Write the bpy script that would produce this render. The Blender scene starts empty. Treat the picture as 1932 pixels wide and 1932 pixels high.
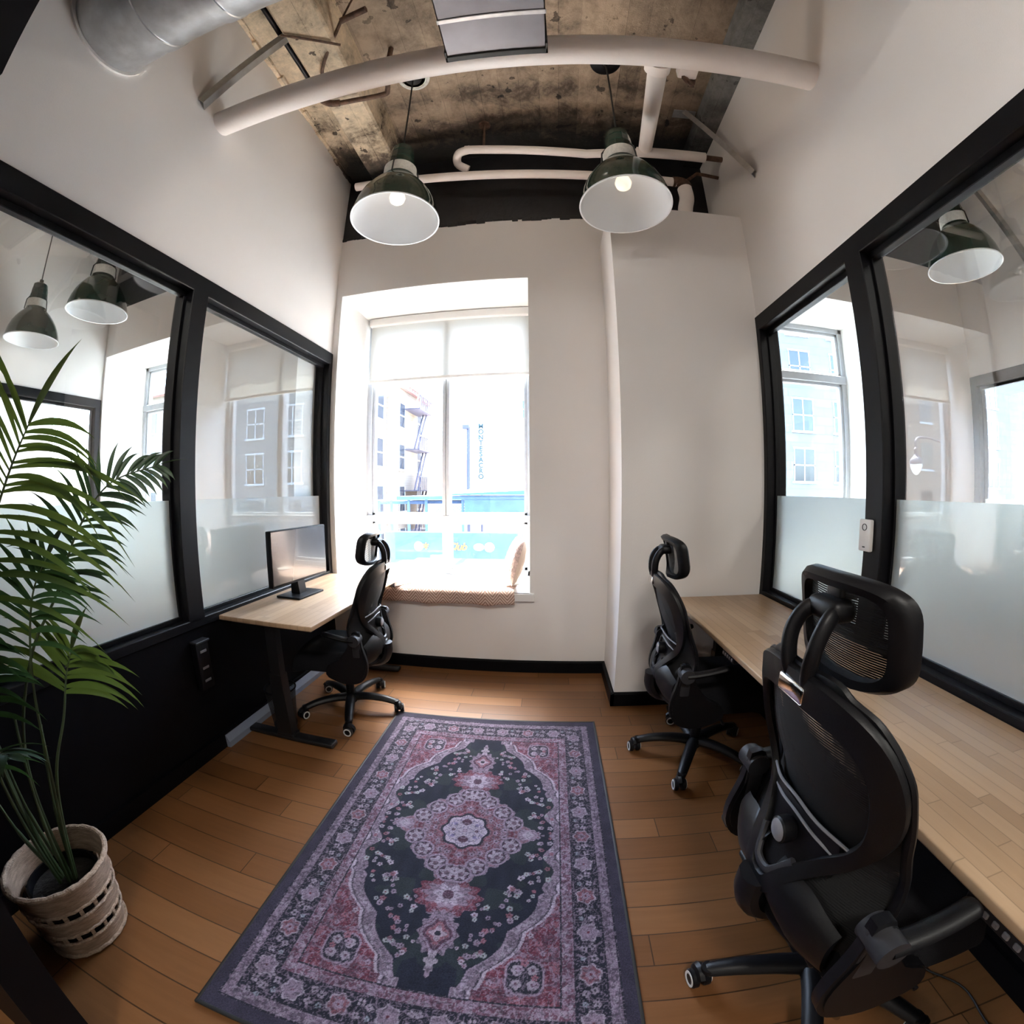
import bpy, bmesh, math, random
import numpy as np
from mathutils import Vector, Matrix, Euler
PI = math.pi
R = math.radians
SC = bpy.context.scene
COL = SC.collection
random.seed(7)

# ------------------------------------------------------------------ camera
EYE = 1.40
cd = bpy.data.cameras.new('camera')
cam = bpy.data.objects.new('camera', cd)
COL.objects.link(cam)
cd.type = 'PANO'
cd.panorama_type = 'FISHEYE_LENS_POLYNOMIAL'
cd.sensor_fit = 'HORIZONTAL'
cd.sensor_width = 36.0
cd.lens = 14.0
PXMM = 36.0 / 1.932            # mm per (pixel / 1000)
cd.fisheye_fov = R(179)
cd.fisheye_polynomial_k0 = 0.0
cd.fisheye_polynomial_k1 = -1.317 / PXMM
cd.fisheye_polynomial_k2 = 0.0
cd.fisheye_polynomial_k3 = 0.142 / PXMM ** 3
cd.fisheye_polynomial_k4 = 0.0
cd.clip_start = 0.01
cd.clip_end = 500
cam.location = (0, 0, EYE)
_m = Matrix.Rotation(0.0921, 3, 'Z') @ Matrix.Rotation(-0.0517, 3, 'X') @ Matrix.Rotation(0.0039, 3, 'Y')
cam.rotation_euler = (_m @ Matrix.Rotation(PI / 2, 3, 'X')).to_euler()
SC.camera = cam

# ------------------------------------------------------------------ sky, sun, exposure
w = bpy.data.worlds.new('sky')
SC.world = w
w.use_nodes = True
nt = w.node_tree
bg = nt.nodes['Background']
sky = nt.nodes.new('ShaderNodeTexSky')
sky.sky_type = 'NISHITA'
sky.sun_disc = False
sky.sun_elevation = R(66)
sky.sun_rotation = R(0)
sky.air_density = 1.0
sky.dust_density = 3.0
nt.links.new(sky.outputs[0], bg.inputs[0])
bg.inputs[1].default_value = 3.3
sd = bpy.data.lights.new('sun', 'SUN')
sd.energy = 85.0
sd.angle = R(0.6)
sd.color = (1.0, 0.94, 0.84)
sun = bpy.data.objects.new('sun', sd)
COL.objects.link(sun)
sun.location = (0, 20, 30)
SUN_EL = R(71.5)
SUN_AZ = R(-1.5)
_sdir = Vector((math.sin(SUN_AZ) * math.cos(SUN_EL), math.cos(SUN_AZ) * math.cos(SUN_EL), math.sin(SUN_EL)))
sun.rotation_euler = _sdir.to_track_quat('Z', 'Y').to_euler()

vs = SC.view_settings
vs.view_transform = 'Standard'
vs.look = 'None'
vs.gamma = 1
vs.use_curve_mapping = False
vs.exposure = 1.04
cy = SC.cycles
cy.use_denoising = True
cy.max_bounces = 10
cy.diffuse_bounces = 6
cy.glossy_bounces = 4
cy.transmission_bounces = 6
cy.transparent_max_bounces = 24
cy.sample_clamp_indirect = 8
cy.caustics_reflective = False
cy.caustics_refractive = False


# ------------------------------------------------------------------ materials
def newmat(name):
    m = bpy.data.materials.new(name)
    m.use_nodes = True
    nt = m.node_tree
    return m, nt, nt.nodes['Principled BSDF']


def C4(c):
    return (c[0], c[1], c[2], 1)


def mat(name, col, rough=0.5, metal=0.0, var=0.0, scale=8.0, bump=0.0, bscale=60.0, spec=0.5, stretch=(1, 1, 1), coat=0.0, emit=None, rvar=0.0):
    m, nt, p = newmat(name)
    N = nt.nodes; L = nt.links
    p.inputs['Base Color'].default_value = C4(col)
    p.inputs['Roughness'].default_value = rough
    p.inputs['Metallic'].default_value = metal
    p.inputs['Specular IOR Level'].default_value = spec
    p.inputs['Coat Weight'].default_value = coat
    if emit:
        p.inputs['Emission Color'].default_value = C4(emit[0])
        p.inputs['Emission Strength'].default_value = emit[1]
    tc = N.new('ShaderNodeTexCoord'); mp = N.new('ShaderNodeMapping')
    mp.inputs['Scale'].default_value = stretch
    L.new(tc.outputs['Object'], mp.inputs[0])
    nz = N.new('ShaderNodeTexNoise'); nz.inputs['Scale'].default_value = scale; nz.inputs['Detail'].default_value = 6
    L.new(mp.outputs[0], nz.inputs['Vector'])
    if var > 0:
        rp = N.new('ShaderNodeValToRGB')
        rp.color_ramp.elements[0].position = 0.3
        rp.color_ramp.elements[1].position = 0.7
        rp.color_ramp.elements[0].color = C4([max(0, c * (1 - var)) for c in col])
        rp.color_ramp.elements[1].color = C4([min(1, c * (1 + var)) for c in col])
        L.new(nz.outputs[0], rp.inputs[0]); L.new(rp.outputs[0], p.inputs['Base Color'])
    if rvar > 0:
        mr = N.new('ShaderNodeMapRange')
        mr.inputs[3].default_value = max(0.02, rough - rvar); mr.inputs[4].default_value = min(1, rough + rvar)
        L.new(nz.outputs[0], mr.inputs[0]); L.new(mr.outputs[0], p.inputs['Roughness'])
    if bump > 0:
        n2 = N.new('ShaderNodeTexNoise'); n2.inputs['Scale'].default_value = bscale; n2.inputs['Detail'].default_value = 5
        L.new(mp.outputs[0], n2.inputs['Vector'])
        b = N.new('ShaderNodeBump'); b.inputs['Strength'].default_value = bump; b.inputs['Distance'].default_value = 0.01
        L.new(n2.outputs[0], b.inputs['Height']); L.new(b.outputs[0], p.inputs['Normal'])
    return m


def schlick(nt, f0=0.045):
    N = nt.nodes; L = nt.links
    g = N.new('ShaderNodeNewGeometry')
    d = N.new('ShaderNodeVectorMath'); d.operation = 'DOT_PRODUCT'
    L.new(g.outputs['Normal'], d.inputs[0]); L.new(g.outputs['Incoming'], d.inputs[1])
    a = N.new('ShaderNodeMath'); a.operation = 'ABSOLUTE'; L.new(d.outputs['Value'], a.inputs[0])
    s = N.new('ShaderNodeMath'); s.operation = 'SUBTRACT'; s.inputs[0].default_value = 1; L.new(a.outputs[0], s.inputs[1])
    q = N.new('ShaderNodeMath'); q.operation = 'POWER'; L.new(s.outputs[0], q.inputs[0]); q.inputs[1].default_value = 5
    mm = N.new('ShaderNodeMath'); mm.operation = 'MULTIPLY_ADD'; L.new(q.outputs[0], mm.inputs[0])
    mm.inputs[1].default_value = 1 - f0; mm.inputs[2].default_value = f0
    return mm.outputs[0]


def glass_mat(name, tint=(0.96, 0.985, 0.975), f0=0.045):
    m, nt, p = newmat(name)
    N = nt.nodes; L = nt.links
    N.remove(p)
    t = N.new('ShaderNodeBsdfTransparent'); t.inputs[0].default_value = C4(tint)
    g = N.new('ShaderNodeBsdfGlossy'); g.inputs['Roughness'].default_value = 0.0
    mx = N.new('ShaderNodeMixShader')
    L.new(schlick(nt, f0), mx.inputs[0]); L.new(t.outputs[0], mx.inputs[1]); L.new(g.outputs[0], mx.inputs[2])
    L.new(mx.outputs[0], N['Material Output'].inputs[0])
    return m


def frost_mat(name):
    m, nt, p = newmat(name)
    N = nt.nodes; L = nt.links
    N.remove(p)
    t = N.new('ShaderNodeBsdfTranslucent'); t.inputs[0].default_value = (0.95, 0.98, 0.97, 1)
    rf = N.new('ShaderNodeBsdfRefraction'); rf.inputs['Color'].default_value = (0.95, 0.985, 0.98, 1); rf.inputs['Roughness'].default_value = 0.62; rf.inputs['IOR'].default_value = 1.35
    m0 = N.new('ShaderNodeMixShader'); m0.inputs[0].default_value = 0.7
    L.new(t.outputs[0], m0.inputs[1]); L.new(rf.outputs[0], m0.inputs[2])
    d = N.new('ShaderNodeBsdfDiffuse'); d.inputs[0].default_value = (0.90, 0.93, 0.93, 1)
    g = N.new('ShaderNodeBsdfGlossy'); g.inputs['Roughness'].default_value = 0.03
    m1 = N.new('ShaderNodeMixShader'); m1.inputs[0].default_value = 0.16
    L.new(m0.outputs[0], m1.inputs[1]); L.new(d.outputs[0], m1.inputs[2])
    m2 = N.new('ShaderNodeMixShader')
    L.new(schlick(nt, 0.07), m2.inputs[0]); L.new(m1.outputs[0], m2.inputs[1]); L.new(g.outputs[0], m2.inputs[2])
    L.new(m2.outputs[0], N['Material Output'].inputs[0])
    return m


def cloth_trans(name, col, f=0.5):
    m, nt, p = newmat(name)
    N = nt.nodes; L = nt.links
    N.remove(p)
    t = N.new('ShaderNodeBsdfTranslucent'); t.inputs[0].default_value = C4(col)
    d = N.new('ShaderNodeBsdfDiffuse'); d.inputs[0].default_value = C4(col)
    m1 = N.new('ShaderNodeMixShader'); m1.inputs[0].default_value = f
    L.new(d.outputs[0], m1.inputs[1]); L.new(t.outputs[0], m1.inputs[2])
    L.new(m1.outputs[0], N['Material Output'].inputs[0])
    return m


def mesh_mat(name, col, scale, hole, axis='Z'):
    """woven chair mesh: fine threads with open gaps"""
    m, nt, p = newmat(name)
    N = nt.nodes; L = nt.links
    p.inputs['Base Color'].default_value = C4(col); p.inputs['Roughness'].default_value = 0.75
    tc = N.new('ShaderNodeTexCoord')
    wv = N.new('ShaderNodeTexWave'); wv.bands_direction = axis; wv.inputs['Scale'].default_value = scale
    L.new(tc.outputs['Object'], wv.inputs[0])
    gt = N.new('ShaderNodeMath'); gt.operation = 'GREATER_THAN'; gt.inputs[1].default_value = 1 - hole
    L.new(wv.outputs[1], gt.inputs[0])
    t = N.new('ShaderNodeBsdfTransparent')
    mx = N.new('ShaderNodeMixShader')
    L.new(gt.outputs[0], mx.inputs[0]); L.new(p.outputs[0], mx.inputs[1]); L.new(t.outputs[0], mx.inputs[2])
    L.new(mx.outputs[0], N['Material Output'].inputs[0])
    return m


def plank_mat(name, cols, wid, length, axis='x', rough=0.35, gap=0.018, grain=1.0, seed=0.0, bevel=True, voff=10.0):
    """boards running along axis (x or y), built from object coordinates"""
    m, nt, p = newmat(name)
    N = nt.nodes; L = nt.links
    tc = N.new('ShaderNodeTexCoord')
    sp = N.new('ShaderNodeSeparateXYZ'); L.new(tc.outputs['Object'], sp.inputs[0])
    U, V = (0, 1) if axis == 'x' else (1, 0)

    def M(op, a, b=None, c=None):
        n = N.new('ShaderNodeMath'); n.operation = op
        for i, x in enumerate((a, b, c)):
            if x is None: continue
            if isinstance(x, (int, float)): n.inputs[i].default_value = x
            else: L.new(x, n.inputs[i])
        return n.outputs[0]
    v = M("DIVIDE", M("ADD", sp.outputs[V], voff), wid)
    row = M('FLOOR', v); fv = M('FRACT', v)
    wn = N.new('ShaderNodeTexWhiteNoise'); wn.noise_dimensions = '1D'
    L.new(M('ADD', row, seed), wn.inputs['W'])
    u = M('ADD', M('DIVIDE', sp.outputs[U], length), M('MULTIPLY', wn.outputs[0], 7.3))
    colm = M('FLOOR', u); fu = M('FRACT', u)
    wn2 = N.new('ShaderNodeTexWhiteNoise'); wn2.noise_dimensions = '2D'
    cb = N.new('ShaderNodeCombineXYZ'); L.new(row, cb.inputs[0]); L.new(colm, cb.inputs[1])
    L.new(cb.outputs[0], wn2.inputs['Vector'])
    mp = N.new('ShaderNodeCombineXYZ')
    L.new(M('ADD', M('MULTIPLY', sp.outputs[U], 1.6), M('MULTIPLY', wn2.outputs[0], 31.0)), mp.inputs[0])
    L.new(M('MULTIPLY', sp.outputs[V], 26.0), mp.inputs[1])
    nz = N.new('ShaderNodeTexNoise'); nz.inputs['Scale'].default_value = 1.6; nz.inputs['Detail'].default_value = 8
    nz.inputs['Roughness'].default_value = 0.65; nz.inputs['Distortion'].default_value = 0.6
    L.new(mp.outputs[0], nz.inputs['Vector'])
    f = M('ADD', M('MULTIPLY', wn2.outputs[0], 0.55), M('MULTIPLY', nz.outputs[0], 0.55 * grain))
    rp = N.new('ShaderNodeValToRGB'); L.new(f, rp.inputs[0])
    e = rp.color_ramp.elements
    e[0].position = 0.15; e[0].color = C4(cols[0]); e[1].position = 0.85; e[1].color = C4(cols[2])
    k = e.new(0.5); k.color = C4(cols[1])
    # joints
    g1 = M('LESS_THAN', M('MINIMUM', fv, M('SUBTRACT', 1.0, fv)), gap)
    g2 = M('LESS_THAN', M('MINIMUM', fu, M('SUBTRACT', 1.0, fu)), gap * wid / length * 1.0)
    g = M('MAXIMUM', g1, g2)
    # knots
    vo = N.new('ShaderNodeTexVoronoi'); vo.inputs['Scale'].default_value = 2.3
    L.new(tc.outputs['Object'], vo.inputs['Vector'])
    kn = M('MULTIPLY', M('LESS_THAN', vo.outputs['Distance'], 0.035), 0.55 if bevel else 0.0)
    mx = N.new('ShaderNodeMixRGB'); L.new(M('MAXIMUM', M('MULTIPLY', g, 0.85 if bevel else 0.35), kn), mx.inputs[0])
    L.new(rp.outputs[0], mx.inputs[1]); mx.inputs[2].default_value = C4([c * 0.18 for c in cols[0]])
    L.new(mx.outputs[0], p.inputs['Base Color'])
    mr = N.new('ShaderNodeMapRange'); L.new(nz.outputs[0], mr.inputs[0])
    mr.inputs[3].default_value = rough - 0.08; mr.inputs[4].default_value = rough + 0.12
    L.new(mr.outputs[0], p.inputs['Roughness'])
    b = N.new('ShaderNodeBump'); b.inputs['Strength'].default_value = 0.25; b.inputs['Distance'].default_value = 0.004
    L.new(M('SUBTRACT', M('MULTIPLY', nz.outputs[0], 0.35), g), b.inputs['Height']); L.new(b.outputs[0], p.inputs['Normal'])
    return m


def concrete_mat(name, base=(0.31, 0.235, 0.17), dark=(0.085, 0.062, 0.045), soot=True, bright=1.0):
    m, nt, p = newmat(name)
    N = nt.nodes; L = nt.links
    g = N.new('ShaderNodeNewGeometry')
    sp = N.new('ShaderNodeSeparateXYZ'); L.new(g.outputs['Position'], sp.inputs[0])

    def M(op, a, b=None, c=None):
        n = N.new('ShaderNodeMath'); n.operation = op
        for i, x in enumerate((a, b, c)):
            if x is None: continue
            if isinstance(x, (int, float)): n.inputs[i].default_value = x
            else: L.new(x, n.inputs[i])
        return n.outputs[0]
    n1 = N.new('ShaderNodeTexNoise'); n1.inputs['Scale'].default_value = 1.7; n1.inputs['Detail'].default_value = 10; n1.inputs['Roughness'].default_value = 0.7
    L.new(g.outputs['Position'], n1.inputs['Vector'])
    n2 = N.new('ShaderNodeTexNoise'); n2.inputs['Scale'].default_value = 14; n2.inputs['Detail'].default_value = 8; n2.inputs['Roughness'].default_value = 0.75
    L.new(g.outputs['Position'], n2.inputs['Vector'])
    n3 = N.new('ShaderNodeTexNoise'); n3.inputs['Scale'].default_value = 4.2; n3.inputs['Detail'].default_value = 12; n3.inputs['Roughness'].default_value = 0.8; n3.inputs['Distortion'].default_value = 0.8
    L.new(g.outputs['Position'], n3.inputs['Vector'])
    n4 = N.new('ShaderNodeTexNoise'); n4.inputs['Scale'].default_value = 9.0; n4.inputs['Detail'].default_value = 4
    L.new(g.outputs['Position'], n4.inputs['Vector'])
    bx = M('DIVIDE', sp.outputs[0], 0.145)
    wn = N.new('ShaderNodeTexWhiteNoise'); wn.noise_dimensions = '1D'; L.new(M('FLOOR', bx), wn.inputs['W'])
    fx = M('FRACT', bx)
    line = M('LESS_THAN', fx, M('MULTIPLY', M('POWER', n2.outputs[0], 3.0), 0.22))
    f = M('ADD', M('MULTIPLY', n1.outputs[0], 1.0), M('MULTIPLY', n2.outputs[0], 0.55))
    f = M('ADD', f, M('MULTIPLY', wn.outputs[0], 0.12))
    f = M('SUBTRACT', f, M('MULTIPLY', line, 0.10))
    f = M('ADD', f, M('MULTIPLY', M('SUBTRACT', n3.outputs[0], 0.5), 0.85))
    f = M('SUBTRACT', f, M('MULTIPLY', M('LESS_THAN', n4.outputs[0], 0.33), 0.25))
    if soot:
        # smoke staining left along the window side of the slab, and one darker band across it
        s = N.new('ShaderNodeMapRange'); L.new(M('ADD', sp.outputs[1], M('MULTIPLY', n1.outputs[0], 0.5)), s.inputs[0])
        s.inputs[1].default_value = 2.6; s.inputs[2].default_value = 3.30; s.inputs[3].default_value = 0; s.inputs[4].default_value = 1
        band = M('POWER', M('MAXIMUM', 0.0, M('SUBTRACT', 1.0, M('MULTIPLY', M('ABSOLUTE', M('SUBTRACT', sp.outputs[1], 2.25)), 8.0))), 1.0)
        f = M('SUBTRACT', f, M('MULTIPLY', s.outputs[0], 1.0))
        f = M('SUBTRACT', f, M('MULTIPLY', band, 0.22))
    rp = N.new('ShaderNodeValToRGB'); L.new(f, rp.inputs[0])
    e = rp.color_ramp.elements
    e[0].position = 0.28; e[0].color = (0.006, 0.006, 0.006, 1)
    e[1].position = 1.0; e[1].color = C4([min(1, c * 1.35 * bright) for c in base])
    k = e.new(0.55); k.color = C4(dark)
    k = e.new(0.74); k.color = C4([c * bright * 0.8 for c in base])
    L.new(rp.outputs[0], p.inputs['Base Color'])
    p.inputs['Roughness'].default_value = 0.85
    b = N.new('ShaderNodeBump'); b.inputs['Strength'].default_value = 0.7; b.inputs['Distance'].default_value = 0.02
    L.new(M('SUBTRACT', n2.outputs[0], line), b.inputs['Height']); L.new(b.outputs[0], p.inputs['Normal'])
    return m


def brick_mat(name, c1, c2, cm, bw, bh, rough=0.9, mortar=0.015, vec='xz'):
    m, nt, p = newmat(name)
    N = nt.nodes; L = nt.links
    tc = N.new('ShaderNodeTexCoord'); sp = N.new('ShaderNodeSeparateXYZ'); L.new(tc.outputs['Object'], sp.inputs[0])
    ad = N.new('ShaderNodeMath'); ad.operation = 'ADD'; L.new(sp.outputs[0], ad.inputs[0]); L.new(sp.outputs[1], ad.inputs[1])
    cb = N.new('ShaderNodeCombineXYZ'); L.new(ad.outputs[0], cb.inputs[0]); L.new(sp.outputs[2], cb.inputs[1])
    b = N.new('ShaderNodeTexBrick'); L.new(cb.outputs[0], b.inputs['Vector'])
    b.inputs['Scale'].default_value = 1.0
    b.inputs['Color1'].default_value = C4(c1); b.inputs['Color2'].default_value = C4(c2); b.inputs['Mortar'].default_value = C4(cm)
    b.inputs['Brick Width'].default_value = bw; b.inputs['Row Height'].default_value = bh; b.inputs['Mortar Size'].default_value = mortar
    L.new(b.outputs[0], p.inputs['Base Color']); p.inputs['Roughness'].default_value = rough
    return m


def attr_mat(name, attr, rough=0.95):
    m, nt, p = newmat(name)
    N = nt.nodes; L = nt.links
    a = N.new('ShaderNodeAttribute'); a.attribute_name = attr
    nz = N.new('ShaderNodeTexNoise'); nz.inputs['Scale'].default_value = 260; nz.inputs['Detail'].default_value = 3
    tc = N.new('ShaderNodeTexCoord'); L.new(tc.outputs['Object'], nz.inputs['Vector'])
    mr = N.new('ShaderNodeMapRange'); L.new(nz.outputs[0], mr.inputs[0]); mr.inputs[1].default_value = 0.3; mr.inputs[2].default_value = 0.7
    mr.inputs[3].default_value = 0.62; mr.inputs[4].default_value = 1.3
    mx = N.new('ShaderNodeVectorMath'); mx.operation = 'SCALE'
    L.new(a.outputs['Color'], mx.inputs[0]); L.new(mr.outputs[0], mx.inputs['Scale'])
    L.new(mx.outputs[0], p.inputs['Base Color'])
    p.inputs['Roughness'].default_value = rough; p.inputs['Specular IOR Level'].default_value = 0.1
    p.inputs['Sheen Weight'].default_value = 0.12
    b = N.new('ShaderNodeBump'); b.inputs['Strength'].default_value = 0.35; b.inputs['Distance'].default_value = 0.002
    L.new(nz.outputs[0], b.inputs['Height']); L.new(b.outputs[0], p.inputs['Normal'])
    return m


def throw_mat(name):
    m, nt, p = newmat(name)
    N = nt.nodes; L = nt.links
    tc = N.new('ShaderNodeTexCoord'); sp = N.new('ShaderNodeSeparateXYZ'); L.new(tc.outputs['UV'], sp.inputs[0])

    def M(op, a, b=None):
        n = N.new('ShaderNodeMath'); n.operation = op
        for i, x in enumerate((a, b)):
            if x is None: continue
            if isinstance(x, (int, float)): n.inputs[i].default_value = x
            else: L.new(x, n.inputs[i])
        return n.outputs[0]
    # herringbone: zig-zag stripes
    tri = M('ABSOLUTE', M('SUBTRACT', M('FRACT', M('MULTIPLY', sp.outputs[0], 11.0)), 0.5))
    s = M('FRACT', M('ADD', M('MULTIPLY', sp.outputs[1], 46.0), M('MULTIPLY', tri, 5.0)))
    g = M('GREATER_THAN', s, 0.55)
    mx = N.new('ShaderNodeMixRGB'); L.new(g, mx.inputs[0])
    mx.inputs[1].default_value = (0.62, 0.47, 0.40, 1); mx.inputs[2].default_value = (0.30, 0.19, 0.15, 1)
    L.new(mx.outputs[0], p.inputs['Base Color'])
    p.inputs['Roughness'].default_value = 0.95; p.inputs['Specular IOR Level'].default_value = 0.1
    b = N.new('ShaderNodeBump'); b.inputs['Strength'].default_value = 0.5; b.inputs['Distance'].default_value = 0.004
    L.new(s, b.inputs['Height']); L.new(b.outputs[0], p.inputs['Normal'])
    return m


WALL = mat('wall_paint', (0.83, 0.805, 0.785), 0.6, var=0.02, scale=1.5, bump=0.06, bscale=180, spec=0.3)
WHITE = mat('white_paint', (0.80, 0.79, 0.77), 0.5, bump=0.04, bscale=120)
BLACKP = mat('black_paint', (0.0025, 0.0025, 0.0035), 0.5, spec=0.12)
BLACKM = mat('black_metal_frame', (0.0035, 0.0035, 0.005), 0.42, spec=0.22, bump=0.03, bscale=300)
SOOT = mat('sooty_black_steel', (0.012, 0.012, 0.014), 0.45, var=0.5, scale=5, bump=0.3, bscale=25)
CONC = concrete_mat('concrete_slab')
CONCB = concrete_mat('concrete_beam', base=(0.52, 0.42, 0.30), bright=1.2)
CONCD = concrete_mat('grey_concrete', base=(0.20, 0.20, 0.195), dark=(0.08, 0.08, 0.08))
FLOOR = plank_mat('oak_floor', ((0.108, 0.043, 0.013), (0.148, 0.062, 0.021), (0.190, 0.085, 0.032)), 0.111, 0.92, 'x', rough=0.36, voff=11.1 - 0.95 % 0.111)
DESK = plank_mat('butcher_block', ((0.33, 0.215, 0.125), (0.40, 0.27, 0.165), (0.47, 0.33, 0.21)), 0.045, 0.42, 'y', rough=0.38, gap=0.03, grain=0.9, seed=5, bevel=False)
GLASS = glass_mat('clear_glass', (0.97, 0.99, 0.985), 0.095)
WGLASS = glass_mat('window_glass', (0.93, 0.97, 0.97))
FROST = frost_mat('frosted_film')
WINFR = mat('window_frame_paint', (0.40, 0.42, 0.45), 0.45, var=0.06, scale=20)
BLIND = cloth_trans('roller_blind', (0.56, 0.555, 0.52), 0.16)
GALV = mat('galvanised_steel', (0.55, 0.57, 0.59), 0.34, 0.85, var=0.14, scale=16, bump=0.12, bscale=40, rvar=0.1)
GALV2 = mat('duct_steel', (0.17, 0.17, 0.19), 0.42, 0.7, var=0.10, scale=9, rvar=0.08)
PIPE = mat('pipe_paint', (0.88, 0.82, 0.78), 0.45, var=0.03, scale=6, bump=0.08, bscale=60)
RUST = mat('rusty_iron', (0.10, 0.055, 0.035), 0.8, var=0.5, scale=30, bump=0.5, bscale=60)
ENAMEL = mat('green_enamel', (0.008, 0.030, 0.022), 0.12, spec=0.6, coat=0.15, var=0.3, scale=12)
ENWHITE = mat('white_enamel', (0.78, 0.80, 0.82), 0.25, coat=0.3)
CLAMP = mat('white_collar', (0.68, 0.68, 0.64), 0.5, var=0.12, scale=60)
BULB = mat('frosted_bulb', (0.9, 0.88, 0.82), 0.25, emit=((1.0, 0.86, 0.68), 0.35))
CORD = mat('black_cord', (0.01, 0.01, 0.01), 0.6)
PLAST = mat('black_plastic', (0.004, 0.004, 0.0052), 0.42, bump=0.05, bscale=400, spec=0.25)
PLAST2 = mat('dark_grey_plastic', (0.022, 0.022, 0.026), 0.5, spec=0.35)
CUSH = mat('black_fabric', (0.006, 0.006, 0.008), 0.9, bump=0.4, bscale=500, spec=0.2)
MESHB = mesh_mat('back_mesh', (0.007, 0.007, 0.008), 60, 0.06)
MESHH = mesh_mat('headrest_mesh', (0.007, 0.007, 0.008), 70, 0.13)
CHROME = mat('chrome', (0.8, 0.8, 0.8), 0.12, 1.0)
SILVER = mat('silver_plastic', (0.25, 0.25, 0.27), 0.4, 0.2)
RINGW = mat('light_grey_rubber', (0.55, 0.55, 0.55), 0.5)
DESKM = mat('desk_steel', (0.006, 0.006, 0.007), 0.45, bump=0.05, bscale=500)
SCREEN = mat('monitor_screen', (0.03, 0.03, 0.033), 0.22, coat=0.3, spec=0.6)
RACE = mat('grey_raceway', (0.22, 0.25, 0.32), 0.4)
WICK = mat('wicker', (0.40, 0.285, 0.205), 0.85, var=0.28, scale=26, bump=0.8, bscale=90, stretch=(1, 1, 5))
WICK2 = mat('wicker_rim', (0.42, 0.31, 0.23), 0.85, var=0.25, scale=60, bump=0.8, bscale=150)
SOIL = mat('dark_soil', (0.02, 0.017, 0.015), 0.95, bump=1, bscale=60)
LEAF = mat('palm_leaf', (0.030, 0.058, 0.015), 0.42, var=0.35, scale=7, spec=0.5)
LEAFD = mat('dark_palm_leaf', (0.015, 0.040, 0.017), 0.45, var=0.3, scale=7, spec=0.5)
STEM = mat('palm_stem', (0.035, 0.055, 0.02), 0.5, var=0.3, scale=20)
for _m in (LEAF, LEAFD):
    _p = _m.node_tree.nodes['Principled BSDF']
    _t = _m.node_tree.nodes.new('ShaderNodeBsdfTranslucent'); _t.inputs[0].default_value = (0.11, 0.14, 0.018, 1) if _m is LEAF else (0.035, 0.07, 0.015, 1)
    _x = _m.node_tree.nodes.new('ShaderNodeMixShader'); _x.inputs[0].default_value = 0.38
    _m.node_tree.links.new(_p.outputs[0], _x.inputs[1]); _m.node_tree.links.new(_t.outputs[0], _x.inputs[2])
    _m.node_tree.links.new(_x.outputs[0], _m.node_tree.nodes['Material Output'].inputs[0])
PILW = mat('pillow_cotton', (0.66, 0.53, 0.44), 0.9, bump=0.3, bscale=300)
PILF = mat('pillow_tufted', (0.55, 0.43, 0.40), 0.95, var=0.3, scale=50, bump=1.0, bscale=70)
PAPER = mat('paper_cover', (0.80, 0.78, 0.74), 0.6)
BOOKC = mat('book_cover', (0.55, 0.42, 0.36), 0.6)
BOOKD = mat('slate_cover', (0.16, 0.16, 0.19), 0.5)
THROW = throw_mat('herringbone_throw')


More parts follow.
